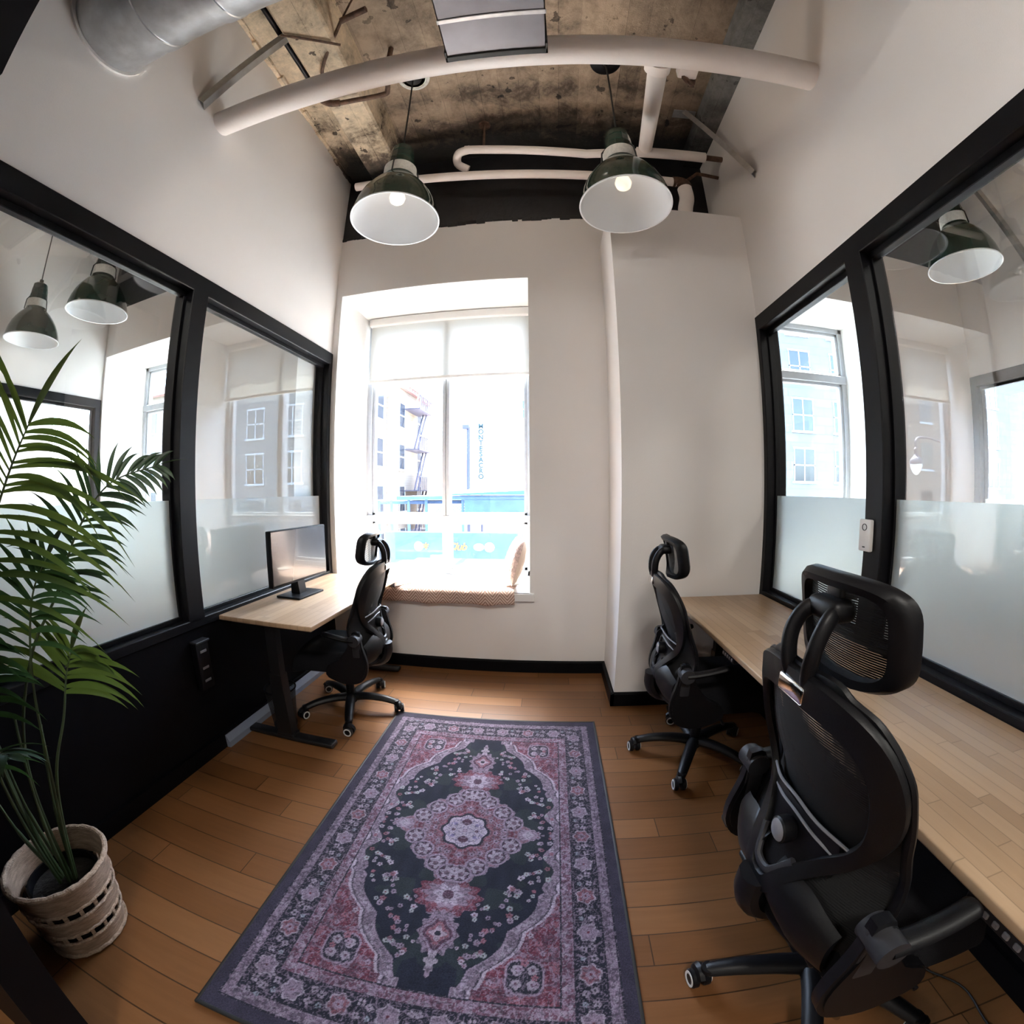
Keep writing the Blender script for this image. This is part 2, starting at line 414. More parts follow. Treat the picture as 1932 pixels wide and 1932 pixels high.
# ------------------------------------------------------------------ geometry helpers
class G:
    def __init__(s):
        s.v = []; s.f = []; s.m = []; s.mi = 0

    def add(s, vs, fs, M=None):
        o = len(s.v)
        if M is not None:
            vs = [M @ Vector(p) for p in vs]
        s.v += [tuple(p) for p in vs]
        s.f += [tuple(i + o for i in f) for f in fs]
        s.m += [s.mi] * len(fs)
        return s

    def box(s, x0, x1, y0, y1, z0, z1, M=None):
        vs = [(x0, y0, z0), (x1, y0, z0), (x1, y1, z0), (x0, y1, z0), (x0, y0, z1), (x1, y0, z1), (x1, y1, z1), (x0, y1, z1)]
        return s.add(vs, [(0, 3, 2, 1), (4, 5, 6, 7), (0, 1, 5, 4), (1, 2, 6, 5), (2, 3, 7, 6), (3, 0, 4, 7)], M)

    def rbox(s, x0, x1, y0, y1, z0, z1, r=0.01, seg=2, M=None):
        bm = bmesh.new()
        bmesh.ops.create_cube(bm, size=1)
        for v in bm.verts:
            v.co = Vector(((x0 + x1) / 2 + v.co.x * (x1 - x0), (y0 + y1) / 2 + v.co.y * (y1 - y0), (z0 + z1) / 2 + v.co.z * (z1 - z0)))
        bmesh.ops.bevel(bm, geom=list(bm.edges), offset=r, segments=seg, profile=0.5, affect='EDGES')
        bm.verts.index_update()
        s.add([v.co.copy() for v in bm.verts], [[v.index for v in f.verts] for f in bm.faces], M)
        bm.free()
        return s

    def tube(s, pts, r, n=10, caps=True, flat=1.0, up=None, M=None, closed=False):
        """sweep a circle (or ellipse) along points; r may be a list; flat scales the second axis"""
        pts = [Vector(p) for p in pts]
        k = len(pts)
        rs = r if isinstance(r, (list, tuple)) else [r] * k
        vs = []; fs = []
        prev = None
        for i, p in enumerate(pts):
            if closed:
                t = (pts[(i + 1) % k] - pts[i - 1]).normalized()
            else:
                t = (pts[min(i + 1, k - 1)] - pts[max(i - 1, 0)]).normalized()
            if up is not None:
                a = Vector(up) - t * Vector(up).dot(t)
                if a.length < 1e-4: a = t.orthogonal()
                a.normalize()
            elif prev is None:
                a = t.orthogonal().normalized()
            else:
                a = prev - t * prev.dot(t)
                a.normalize()
            prev = a
            b = t.cross(a)
            for j in range(n):
                an = 2 * PI * j / n
                vs.append(p + a * (math.cos(an) * rs[i]) + b * (math.sin(an) * rs[i] * flat))
        m = k if closed else k - 1
        for i in range(m):
            i2 = (i + 1) % k
            for j in range(n):
                j2 = (j + 1) % n
                fs.append((i * n + j, i * n + j2, i2 * n + j2, i2 * n + j))
        if caps and not closed:
            fs.append(tuple(range(n - 1, -1, -1)))
            fs.append(tuple((k - 1) * n + j for j in range(n)))
        return s.add(vs, fs, M)

    def lathe(s, prof, c=(0, 0, 0), n=32, M=None):
        vs = []; fs = []
        for (r, z) in prof:
            for j in range(n):
                a = 2 * PI * j / n
                vs.append((c[0] + r * math.cos(a), c[1] + r * math.sin(a), c[2] + z))
        for i in range(len(prof) - 1):
            for j in range(n):
                j2 = (j + 1) % n
                fs.append((i * n + j, i * n + j2, (i + 1) * n + j2, (i + 1) * n + j))
        return s.add(vs, fs, M)

    def prism(s, poly, y0, y1, axis='y', M=None):
        """extrude a 2-D polygon: axis y -> poly in (x,z); axis x -> (y,z); axis z -> (x,y)"""
        k = len(poly)

        def P(a, b, t):
            return (a, t, b) if axis == 'y' else ((t, a, b) if axis == 'x' else (a, b, t))
        vs = [P(a, b, y0) for a, b in poly] + [P(a, b, y1) for a, b in poly]
        fs = [tuple(range(k)), tuple(range(2 * k - 1, k - 1, -1))] + [(i, (i + 1) % k + 0, (i + 1) % k + k, i + k) for i in range(k)]
        return s.add(vs, fs, M)

    def build(s, name, m, parent=None, smooth=False, fix=True):
        me = bpy.data.meshes.new(name)
        me.from_pydata(s.v, [], s.f)
        ms = m if isinstance(m, (list, tuple)) else [m]
        for x in ms: me.materials.append(x)
        if len(ms) > 1: me.polygons.foreach_set('material_index', s.m)
        if fix:
            bm = bmesh.new(); bm.from_mesh(me)
            bmesh.ops.recalc_face_normals(bm, faces=bm.faces)
            bm.to_mesh(me); bm.free()
        if smooth:
            me.polygons.foreach_set('use_smooth', [True] * len(me.polygons))
            try:
                me.set_sharp_from_angle(angle=R(smooth if smooth is not True else 40))
            except Exception:
                pass
        o = bpy.data.objects.new(name, me)
        COL.objects.link(o)
        if parent: o.parent = parent
        return o


def thing(name, label, cat, loc=(0, 0, 0), rz=0, group=None):
    o = bpy.data.objects.new(name, None)
    COL.objects.link(o)
    o.empty_display_size = 0.1
    o.location = loc; o.rotation_euler = (0, 0, rz)
    o['label'] = label; o['category'] = cat
    if group: o['group'] = group
    return o


def tag(o, label, cat, group=None, kind=None):
    o['label'] = label; o['category'] = cat
    if group: o['group'] = group
    if kind: o['kind'] = kind
    return o


def struct(o):
    o['kind'] = 'structure'
    return o


def sempty(name):
    o = bpy.data.objects.new(name, None); COL.objects.link(o); o['kind'] = 'structure'
    return o


def copy_tree(o, parent=None):
    c = o.copy(); COL.objects.link(c)
    if parent: c.parent = parent
    for ch in [x for x in bpy.data.objects if x.parent == o]:
        copy_tree(ch, c)
    return c


def bez(p, n=16):
    """Catmull-Rom through points"""
    p = [Vector(q) for q in p]
    P = [p[0] * 2 - p[1]] + p + [p[-1] * 2 - p[-2]]
    out = []
    for i in range(1, len(P) - 2):
        for k in range(n):
            t = k / n
            a, b, c, d = P[i - 1], P[i], P[i + 1], P[i + 2]
            out.append(0.5 * ((2 * b) + (c - a) * t + (2 * a - 5 * b + 4 * c - d) * t * t + (3 * b - a - 3 * c + d) * t ** 3))
    out.append(p[-1])
    return out


# ------------------------------------------------------------------ room dimensions (metres)
XL, XR = -1.77, 1.40           # side walls
YB = 2.94                      # window wall
YC = 2.43                      # boxed-out pier on the right
XC = 0.44
ZS = 4.40                      # slab
YF = 0.165                     # entry partition
YN = -2.6                      # corridor wall behind
LX, RX = -5.13, 4.22           # outer walls of the neighbouring offices
WT = 0.12                      # side wall thickness
WX0, WX1, WZ0, WZ1 = -1.72, -0.135, 0.64, 3.085   # window opening
YW = 3.55                      # window frame plane
SILL, RAIL = 0.76, 2.53        # glazing sill and head

# ------------------------------------------------------------------ structure
struct(G().box(-6.5, 6.0, YN - 0.1, YB + 0.8, -0.1, 0).build('floor', FLOOR))
struct(G().box(-6.5, 6.0, YN - 0.1, YB + 0.9, ZS, ZS + 0.3).build('ceiling', CONC))


def side_wall(name, x0, x1):
    """drywall above the glazing and black wainscot below"""
    g = G()
    g.box(x0, x1, YN, YB + 0.001, RAIL, ZS)
    o = struct(g.build(name, WALL))
    g = G(); g.box(x0, x1, YN, YB, 0, SILL - 0.03)
    struct(g.build('wainscot', BLACKP, o))
    return o


side_wall('wall_left', XL - WT, XL)
side_wall('wall_right', XR, XR + WT)
side_wall('wall_left_far', LX - WT, LX)
side_wall('wall_right_far', RX, RX + WT)


def window_wall(name, x0, x1, wx0, wx1):
    g = G()
    D = YW + 0.12
    if wx0 > x0: g.box(x0, wx0, YB, D, 0, ZS - 0.75)
    g.box(wx1, x1, YB, D, 0, ZS - 0.75)
    g.box(wx0, wx1, YB, D, 0, WZ0 - 0.035)
    g.box(wx0, wx1, YB, D, WZ1, ZS - 0.75)
    return struct(g.build(name, WALL))


window_wall('wall_back', XL - WT / 2, XR + WT / 2, WX0, WX1)
window_wall('wall_back_left', LX - WT / 2, XL - WT / 2, LX + 0.03, LX + 1.62)
window_wall('wall_back_right', XR + WT / 2, RX + WT / 2, XR + WT + 0.02, 3.06)
# black steel spandrel above the window wall
struct(G().box(LX, RX, YB + 0.0, YW + 0.2, ZS - 0.75, ZS).build('trim_1', SOOT))
# ragged mortar lip along the underside of the spandrel
g = G()
random.seed(3)
x = XL
while x < XC:
    d = random.uniform(0.03, 0.09)
    g.rbox(x, min(x + d, XR), YB - random.uniform(0.004, 0.014), YB + 0.02, ZS - 0.755 - random.uniform(0, 0.02), ZS - 0.735, 0.003, 1)
    x += d
struct(g.build('trim_2', SOOT))
# pier
struct(G().box(XC, XR, YC, YB, 0, 3.355).build('trim_11', WALL))
struct(G().box(-3.0, XL - WT, YC + 0.2, YB, 0, 3.355).build('trim_12', WALL))
# baseboards
BB = G().prism([(YB, 0), (YB - 0.022, 0), (YB - 0.022, 0.085), (YB - 0.012, 0.095), (YB, 0.095)], XL, XC, 'x')
struct(BB.build('baseboard_back', BLACKP))
g = G().prism([(YC, 0), (YC - 0.022, 0), (YC - 0.022, 0.085), (YC - 0.012, 0.095), (YC, 0.095)], XC - 0.022, XR, 'x')
g.prism([(XC, 0), (XC - 0.022, 0), (XC - 0.022, 0.085), (XC - 0.012, 0.095), (XC, 0.095)], YC - 0.022, YB, 'y')
struct(g.build('baseboard_front', BLACKP))
struct(G().box(XL, XL + 0.02, YF, YB, 0, 0.09).build('baseboard_left', BLACKP))
struct(G().box(XR - 0.02, XR, YF, YC, 0, 0.09).build('baseboard_right', BLACKP))


def partition(name, X, side, ys, y0, y1, film_side=1):
    """glazed partition in a side wall: X = room face, side = +1 wall body towards +x; ys = mullion centres"""
    root = sempty(name)
    a, b = (X - 0.012, X + WT + 0.012) if side > 0 else (X - WT - 0.012, X + 0.012)
    c = (a + b) / 2
    fw = 0.075
    g = G(); g.rbox(a, b, y0, y1, RAIL - 0.07, RAIL + 0.03, 0.004, 1)
    g.rbox(c - 0.02, c + 0.02, y0, y1, RAIL - 0.10, RAIL - 0.069, 0.003, 1)
    g.build('head_rail', BLACKM, root)
    g = G(); g.rbox(a, b, y0, y1, SILL - 0.035, SILL + 0.012, 0.004, 1)
    g.rbox(c - 0.02, c + 0.02, y0, y1, SILL + 0.011, SILL + 0.035, 0.003, 1)
    g.build('sill_rail', BLACKM, root)
    edges = [y0 + fw / 2] + sorted(ys) + [y1 - fw / 2]
    for y in edges:
        k = fw / 2 if y in (edges[0], edges[-1]) else 0.055
        g = G(); g.rbox(a, b, y - k, y + k, SILL, RAIL - 0.06, 0.004, 1)
        g.rbox(c - 0.018, c + 0.018, y - k - 0.016, y + k + 0.016, SILL + 0.03, RAIL - 0.10, 0.002, 1)
        g.build('mullion', BLACKM, root)
    for i in range(len(edges) - 1):
        p, q = edges[i] + 0.035, edges[i + 1] - 0.035
        G().box(c - 0.004, c + 0.004, p, q, SILL + 0.02, RAIL - 0.08).build('glass_pane', GLASS, root)
        f = c + 0.0065 * (1 if film_side > 0 else -1)
        G().box(f - 0.0008, f + 0.0008, p + 0.015, q - 0.015, SILL + 0.033, EYE - 0.02).build('frosted_film', FROST, root)
    return root


partition('window_2', XL, -1, [1.50, 0.05], -1.5, YB + 0.03, 1)
partition('window_3', XR, 1, [1.455, 0.0], -1.5, YC + 0.035, -1)
partition('window_4', LX, -1, [1.5, 0.0], -1.5, YB, 1)
partition('window_5', RX, 1, [1.5, 0.0], -1.5, YB, -1)

# entry partition beside the camera, corridor behind
struct(G().box(XL, -1.05, YF - 0.08, YF, 0, ZS).build('wall_front', BLACKP))
struct(G().box(XL, -1.02, YF - 0.08, YF + 0.04, 2.25, ZS).build('trim_13', BLACKP))
struct(G().box(-6.5, 6.0, YN - 0.1, YN, 0, ZS).build('wall_south', WALL))
struct(G().box(-6.5, -6.4, YN, YB, 0, ZS).build('wall_west', WALL))
struct(G().box(5.9, 6.0, YN, YB, 0, ZS).build('wall_east', WALL))


def window(name, x0, x1, mullion=True, blind=None, label=''):
    """steel window in the deep opening: frame, glass and roller blind"""
    root = sempty(name)
    Y0, Y1 = YW, YW + 0.09
    g = G()
    t = 0.055
    g.rbox(x0, x0 + t, Y0, Y1, WZ0, WZ1, 0.005, 1); g.rbox(x1 - t, x1, Y0, Y1, WZ0, WZ1, 0.005, 1)
    g.rbox(x0, x1, Y0, Y1, WZ1 - t, WZ1, 0.005, 1); g.rbox(x0, x1, Y0, Y1, WZ0, WZ0 + 0.05, 0.005, 1)
    g.rbox(x0, x1, Y0 - 0.02, Y1, 1.125, 1.185, 0.006, 1)
    g.build('window_frame', WINFR, root)
    zs = [(WZ0 + 0.05, 1.13), (1.18, WZ1 - t)] if mullion else [(WZ0 + 0.05, 1.13), (1.18, 2.50), (2.58, WZ1 - t)]
    if not mullion:
        g = G(); g.rbox(x0, x1, Y0 - 0.01, Y1, 2.50, 2.58, 0.005, 1); g.build('transom', WINFR, root)
    xm = (x0 + x1) / 2 + 0.0
    xs = [(x0 + t, xm), (xm, x1 - t)] if mullion else [(x0 + t, x1 - t)]
    if mullion:
        g = G(); g.rbox(xm - 0.032, xm - 0.002, Y0 - 0.012, Y1, 1.18, WZ1 - t, 0.004, 1); g.rbox(xm + 0.002, xm + 0.034, Y0 - 0.012, Y1, 1.18, WZ1 - t, 0.004, 1)
        g.rbox(xm - 0.04, xm + 0.04, Y0 - 0.004, Y1, WZ0 + 0.04, 1.13, 0.004, 1)
        g.build('window_mullion', WINFR, root)
    for (z0, z1) in zs:
        for (a, b) in xs:
            s = G()
            q = 0.028
            s.rbox(a, a + q, Y0 + 0.02, Y1 - 0.01, z0, z1, 0.003, 1); s.rbox(b - q, b, Y0 + 0.02, Y1 - 0.01, z0, z1, 0.003, 1)
            s.rbox(a, b, Y0 + 0.02, Y1 - 0.01, z0, z0 + q, 0.003, 1); s.rbox(a, b, Y0 + 0.02, Y1 - 0.01, z1 - q, z1, 0.003, 1)
            s.build('sash', WINFR, root)
            G().box(a + q * 0.5, b - q * 0.5, Y0 + 0.045, Y0 + 0.051, z0 + q * 0.5, z1 - q * 0.5).build('glass_pane', WGLASS, root)
    return root


window('window_1', WX0, WX1)
window('window_6', LX + 0.03, LX + 1.62, mullion=False)
window('window_7', XR + WT + 0.62, 3.06, mullion=False)
# reveal infill of the right-hand neighbour's narrower window
struct(G().box(XR + WT + 0.02, XR + WT + 0.62, YW, YW + 0.12, WZ0, WZ1).build('trim_3', WHITE))

def reveal(name, x0, x1, left=True):
    g = G()
    e = 0.006
    g.box(x0, x1, YB + 0.002, YW + 0.005, WZ1 - e, WZ1 + 0.001)
    if left: g.box(x0 - 0.001, x0 + e, YB + 0.002, YW + 0.005, WZ0, WZ1)
    g.box(x1 - e, x1 + 0.001, YB + 0.002, YW + 0.005, WZ0, WZ1)
    struct(g.build(name, WHITE))


reveal('trim_8', WX0, WX1)
reveal('trim_9', LX + 0.03, LX + 1.62)
reveal('trim_10', XR + WT + 0.02, 3.06)
# bright stool and reveals of our own window
g = G(); g.rbox(WX0, WX1 - 0.002, YB - 0.03, YW + 0.01, WZ0 - 0.035, WZ0, 0.006, 1)
g.rbox(WX0 + 0.0, WX1 + 0.03, YB - 0.032, YB + 0.0, WZ0 - 0.06, WZ0 + 0.0, 0.004, 1)
struct(g.build('trim_4', WHITE))


def blind(label, x0, x1, z1, zt=3.0):
    t = thing('roller_blind', label, 'blind', ((x0 + x1) / 2, YW - 0.05, zt))
    hw = (x1 - x0) / 2
    G().rbox(-hw, hw, -0.045, 0.045, 0.0, 0.075, 0.012, 2).build('cassette', WHITE, t, smooth=30)
    g = G()
    n = 24
    vs = []; fs = []
    for i in range(n + 1):
        for k, z in enumerate((0.01, (z1 - zt) * 0.5, z1 - zt)):
            vs.append((-hw + 0.015 + (2 * hw - 0.03) * i / n, 0.003 * math.sin(i * 1.1) * k, z))
    for i in range(n):
        for k in range(2):
            a = i * 3 + k
            fs.append((a, a + 3, a + 4, a + 1))
    g.add(vs, fs); g.build('fabric', BLIND, t, smooth=True, fix=False)
    G().rbox(-hw + 0.012, hw - 0.012, -0.012, 0.012, z1 - zt - 0.03, z1 - zt, 0.005, 1).build('hem_bar', WHITE, t)
    return t


blind('cream roller blind lowered over the top third of our window', WX0 + 0.03, WX1 - 0.01, 2.46)

# ------------------------------------------------------------------ office chairs
def smoothstep(a, b, x):
    t = max(0, min(1, (x - a) / (b - a)))
    return t * t * (3 - 2 * t)


def back_x(y, z):
    """surface of the chair back: local x at half-width y, height z"""
    lum = -0.245 + 0.05 * math.exp(-((z - 0.66) / 0.11) ** 2)
    lum -= 0.038 * smoothstep(0.72, 1.02, z)
    lum += 0.02 * smoothstep(0.55, 0.42, z)
    return lum + 0.085 * (abs(y) / 0.25) ** 2.2


def back_n(y, z):
    e = 0.004
    n = Vector((1, -(back_x(y + e, z) - back_x(y - e, z)) / (2 * e), -(back_x(y, z + e) - back_x(y, z - e)) / (2 * e)))
    return n.normalized()


def back_w(z):
    pts = [(0.40, 0.170), (0.43, 0.225), (0.48, 0.240), (0.60, 0.238), (0.72, 0.228), (0.82, 0.234), (0.90, 0.228), (0.96, 0.198), (1.00, 0.150), (1.015, 0.06)]
    for (a, p), (b, q) in zip(pts, pts[1:]):
        if z <= b:
            t = (z - a) / (b - a)
            return p + (q - p) * max(0, t)
    return pts[-1][1]


def make_chair(label):
    t = thing('office_chair', label, 'chair')
    # star base
    g = G()
    g.lathe([(0.0, 0.115), (0.038, 0.115), (0.045, 0.10), (0.045, 0.07), (0.036, 0.055), (0.0, 0.055)], n=24)
    g.build('base_hub', PLAST, t, smooth=40)
    for k in range(5):
        a = R(k * 72)
        M = Matrix.Rotation(a, 4, 'Z')
        g = G()
        pts = bez([(0.03, 0, 0.092), (0.12, 0, 0.100), (0.22, 0, 0.093), (0.285, 0, 0.078), (0.31, 0, 0.070)], 5)
        n = len(pts)
        g.tube(pts, [0.034 - 0.013 * i / n for i in range(n)], 10, flat=0.80, up=(0, 1, 0), M=M)
        g.lathe([(0, 0.088), (0.02, 0.086), (0.023, 0.075), (0.018, 0.056), (0, 0.054)], c=(0.305, 0, 0), n=14, M=M)
        leg = g.build('leg', PLAST, t, smooth=40)
        g = G()
        Mw = M @ Matrix.Translation((0.322, 0, 0.0)) @ Matrix.Rotation(R(28 + 40 * (k % 3)), 4, 'Z')
        for s in (-1, 1):
            Ml = Mw @ Matrix.Translation((0, s * 0.018, 0.0300)) @ Matrix.Rotation(PI / 2, 4, 'X')
            g.mi = 0
            g.lathe([(0, -0.012), (0.025, -0.012), (0.0298, -0.008), (0.0300, 0.0), (0.0298, 0.008), (0.025, 0.012), (0, 0.012)], n=22, M=Ml)
            g.mi = 1
            e = 0.0125 * (1 if s < 0 else -1)
            g.lathe([(0.0175, e * 0.9), (0.0175, e * 1.10), (0.0250, e * 1.10), (0.0250, e * 0.9)], n=22, M=Ml)
        g.mi = 0
        g.tube(bez([(-0.022, 0, 0.034), (-0.018, 0, 0.055), (0.004, 0, 0.063), (0.022, 0, 0.050)], 4), 0.018, 8, flat=1.0, up=(0, 1, 0), M=Mw)
        g.build('caster', [PLAST, RINGW], leg, smooth=40)
    g = G()
    g.lathe([(0, 0.10), (0.027, 0.10), (0.027, 0.24), (0.023, 0.245), (0.023, 0.26), (0.014, 0.262), (0.014, 0.37), (0, 0.37)], n=20)
    g.build('gas_lift', PLAST, t, smooth=40)
    # mechanism and J-bracket to the back
    g = G()
    g.rbox(-0.13, 0.11, -0.09, 0.09, 0.345, 0.405, 0.012, 2)
    g.rbox(-0.20, 0.13, -0.19, 0.19, 0.392, 0.412, 0.008, 2)
    for s in (-1, 1):
        poly = [(-0.205, 0.655), (-0.165, 0.655), (-0.135, 0.58), (-0.07, 0.49), (0.00, 0.45), (0.02, 0.39), (-0.03, 0.355), (-0.11, 0.335), (-0.19, 0.355), (-0.232, 0.41), (-0.238, 0.48), (-0.215, 0.57)]
        pp = [tuple(q)[:2] for q in bez([(a, b, 0) for a, b in poly] + [(poly[0][0], poly[0][1], 0)], 3)[:-1]]
        g.prism(pp, s * 0.262 - 0.011, s * 0.262 + 0.011)
        g.prism([(a * 0.92 - 0.007, (b - 0.48) * 0.92 + 0.48) for a, b in pp], s * 0.262 - 0.016, s * 0.262 + 0.016)
    g.tube([(0.02, -0.24, 0.395), (0.02, 0.24, 0.395)], 0.018, 10)
    g.tube([(-0.16, -0.24, 0.40), (-0.16, 0.24, 0.40)], 0.022, 10)
    g.tube(bez([(0.02, -0.09, 0.36), (0.03, -0.2, 0.35), (0.03, -0.27, 0.35)], 4), 0.007, 8)
    g.build('seat_mechanism', PLAST, t, smooth=40)
    # seat cushion: waterfall front
    g = G()
    nx, ny = 22, 18
    vs = []; fs = []
    for top in (0, 1):
        for i in range(nx + 1):
            for j in range(ny + 1):
                u = i / nx * 2 - 1; v = j / ny * 2 - 1
                # rounded-square footprint
                ru = u * (1 - 0.10 * v ** 4); rv = v * (1 - 0.12 * u ** 4)
                x = 0.045 + 0.255 * ru; y = 0.255 * rv
                e = max(abs(u), abs(v))
                h = 0.105 * (1 - max(0, (e - 0.78) / 0.22) ** 2.5 * 0.85)
                z = 0.395 + (h if top else 0.0) + (0.008 if top else 0) * math.cos(v * 3.1)
                z -= 0.035 * smoothstep(0.5, 1.0, u)
                z += 0.012 * smoothstep(-0.6, -1.0, u)
                vs.append((x, y, z))
    N = (nx + 1) * (ny + 1)
    for i in range(nx):
        for j in range(ny):
            a = i * (ny + 1) + j
            fs.append((a, a + 1, a + ny + 2, a + ny + 1))
            fs.append((N + a, N + a + ny + 1, N + a + ny + 2, N + a + 1))
    rim = [i * (ny + 1) for i in range(nx)] + [nx * (ny + 1) + j for j in range(ny)] + [(nx - i) * (ny + 1) + ny for i in range(nx)] + [ny - j for j in range(ny)]
    for a, b in zip(rim, rim[1:] + rim[:1]):
        fs.append((a, b, N + b, N + a))
    g.add(vs, fs)
    g.build('seat', CUSH, t, smooth=60)
    # woven back panel (curved shell with thickness)
    g = G()
    nz_, ny_ = 30, 20
    vs = []; fs = []
    for layer in (0, 1):
        for i in range(nz_ + 1):
            z = 0.405 + (1.01 - 0.405) * i / nz_
            w_ = back_w(z)
            for j in range(ny_ + 1):
                y = w_ * (j / ny_ * 2 - 1)
                vs.append((back_x(y, z) + 0.006 * layer, y, z))
    N = (nz_ + 1) * (ny_ + 1)
    for L_ in (0, 1):
        for i in range(nz_):
            for j in range(ny_):
                a = L_ * N + i * (ny_ + 1) + j
                fs.append((a, a + 1, a + ny_ + 2, a + ny_ + 1))
    g.add(vs, fs)
    g.build('back_mesh', MESHB, t, smooth=True)
    # rim frame of the back (outer) and the rear Y-frame narrowing to the bottom
    g = G()
    out = []
    zs = [0.41, 0.45, 0.52, 0.60, 0.68, 0.76, 0.82, 0.87, 0.91, 0.945, 0.97, 0.99, 1.005]
    for z in zs: out.append((back_x(back_w(z), z) - 0.004, back_w(z), z))
    for y in (0.09, 0.03, -0.03, -0.09): out.append((back_x(y, 1.02) - 0.006, y, 1.022))
    for z in reversed(zs): out.append((back_x(back_w(z), z) - 0.004, -back_w(z), z))
    for y in (-0.08, 0.0, 0.08): out.append((back_x(y, 0.40) - 0.004, y, 0.402))
    g.tube(bez(out + [out[0]], 3)[:-1], 0.009, 8, flat=1.3, up=(1, 0, 0), closed=True)
    g.build('back_rim', PLAST, t, smooth=True)
    g = G()
    inn = [(0.0, 0.500), (0.036, 0.512), (0.068, 0.565), (0.112, 0.635), (0.155, 0.705), (0.188, 0.77), (0.203, 0.83), (0.198, 0.895), (0.166, 0.95), (0.10, 0.982), (0.0, 0.992)]
    loop = [(y, z) for y, z in inn] + [(-y, z) for y, z in reversed(inn[1:-1])]
    offs = []
    lp = bez([(0, y, z) for y, z in loop] + [(0, 0.0, 0.500)], 4)[:-1]
    pts = []
    for p in lp:
        off = 0.016 + 0.020 * smoothstep(0.80, 0.45, p.z)
        pts.append(Vector((back_x(p.y, p.z), p.y, p.z)) - back_n(p.y, p.z) * off)
    k = len(pts); vs = []; fs = []
    for i, p in enumerate(pts):
        tn = (pts[(i + 1) % k] - pts[i - 1]).normalized()
        nrm = back_n(p.y, p.z); side = tn.cross(nrm).normalized()
        wd = 0.019 + 0.014 * smoothstep(0.70, 0.86, p.z) + 0.004 * smoothstep(0.60, 0.50, p.z)
        for (a, b) in ((-1, 0.2), (-0.86, 0.9), (0, 1.1), (0.86, 0.9), (1, 0.2), (1, -0.6), (0.7, -1), (-0.7, -1), (-1, -0.6)):
            vs.append(p + side * (a * wd) - nrm * (b * 0.010))
    for i in range(k):
        for j in range(9):
            j2 = (j + 1) % 9; i2 = (i + 1) % k
            fs.append((i * 9 + j, i * 9 + j2, i2 * 9 + j2, i2 * 9 + j))
    g.add(vs, fs)
    g.tube(bez([(back_x(0, 0.5) - 0.045, 0, 0.505), (-0.275, 0, 0.44), (-0.235, 0, 0.385), (-0.12, 0, 0.365)], 4), 0.032, 10, flat=1.3, up=(1, 0, 0))
    g.build('back_frame', PLAST, t, smooth=True)
    # lumbar support: carrier, pads, knob
    g = G()
    for z, hw in ((0.715, 0.150), (0.672, 0.125)):
        pts = bez([(back_x(y, z) - 0.02 - 0.01 * (1 - (y / 0.14) ** 2), y, z + 0.012 * math.cos(y * 20)) for y in (-hw, -hw / 2, 0, hw / 2, hw)], 5)
        g.tube(pts, 0.0036, 8)
    lum = g.build('lumbar_trim', SILVER, t, smooth=True)
    g = G()
    for s in (-1, 1):
        pts = [(back_x(y, 0.56) - 0.028, s * y, 0.0) for y in (0.04, 0.10, 0.16, 0.21)]
        vs = []; fs = []
        nn = 8
        for layer in (0, 1):
            for i in range(nn + 1):
                for j in range(nn + 1):
                    y = 0.035 + 0.185 * i / nn
                    hh = 0.075 - 0.035 * abs(i / nn - 0.55)
                    z = 0.535 + 0.10 * i / nn * -0.4 + hh * (j / nn * 2 - 1)
                    vs.append((back_x(y, z) - 0.030 - 0.012 * layer * (1 - (abs(j / nn * 2 - 1)) ** 4) - 0.012 * i / nn, s * y, z))
        N = (nn + 1) ** 2
        for i in range(nn):
            for j in range(nn):
                a = i * (nn + 1) + j
                fs.append((a, a + 1, a + nn + 2, a + nn + 1)); fs.append((N + a, N + a + nn + 1, N + a + nn + 2, N + a + 1))
        rim = [i * (nn + 1) for i in range(nn)] + [nn * (nn + 1) + j for j in range(nn)] + [(nn - i) * (nn + 1) + nn for i in range(nn)] + [nn - j for j in range(nn)]
        for a, b in zip(rim, rim[1:] + rim[:1]): fs.append((a, b, N + b, N + a))
        g.add(vs, fs)
    vs = []; fs = []; nn = 12
    for layer in (0, 1):
        for i in range(nn + 1):
            for j in range(5):
                y = 0.130 * (i / nn * 2 - 1); z = 0.615 + 0.090 * j / 4 - 0.08 * (1 - abs(y) / 0.13) * (1 - j / 4)
                vs.append((back_x(y, z) - 0.012 - 0.012 * layer, y, z))
    N = (nn + 1) * 5
    for i in range(nn):
        for j in range(4):
            a = i * 5 + j
            fs.append((a, a + 1, a + 6, a + 5)); fs.append((N + a, N + a + 5, N + a + 6, N + a + 1))
    rim = [i * 5 for i in range(nn)] + [nn * 5 + j for j in range(4)] + [(nn - i) * 5 + 4 for i in range(nn)] + [4 - j for j in range(4)]
    for a, b in zip(rim, rim[1:] + rim[:1]): fs.append((a, b, N + b, N + a))
    g.add(vs, fs)
    g.build('lumbar_pad', PLAST, t, smooth=50)
    g = G()
    Mk = Matrix.Translation((-0.222, 0.0, 0.635)) @ Matrix.Rotation(-PI / 2, 4, 'Y')
    g.mi = 0; g.lathe([(0, 0), (0.028, 0), (0.030, 0.006), (0.030, 0.030), (0.026, 0.034)], n=24, M=Mk)
    g.mi = 1; g.lathe([(0.0, 0.036), (0.022, 0.036), (0.026, 0.033)], n=24, M=Mk)
    g.build('tension_knob', [PLAST, SILVER], t, smooth=40)
    # grey lip at the bottom of the Y-frame
    g = G()
    g.tube(bez([(back_x(y, z) - 0.036, y, z) for y, z in ((-0.064, 0.60), (-0.036, 0.552), (-0.016, 0.538), (0.016, 0.538), (0.036, 0.552), (0.064, 0.60))], 5), 0.009, 8, flat=1.2, up=(1, 0, 0))
    g.build('frame_lip', PLAST2, t, smooth=True)
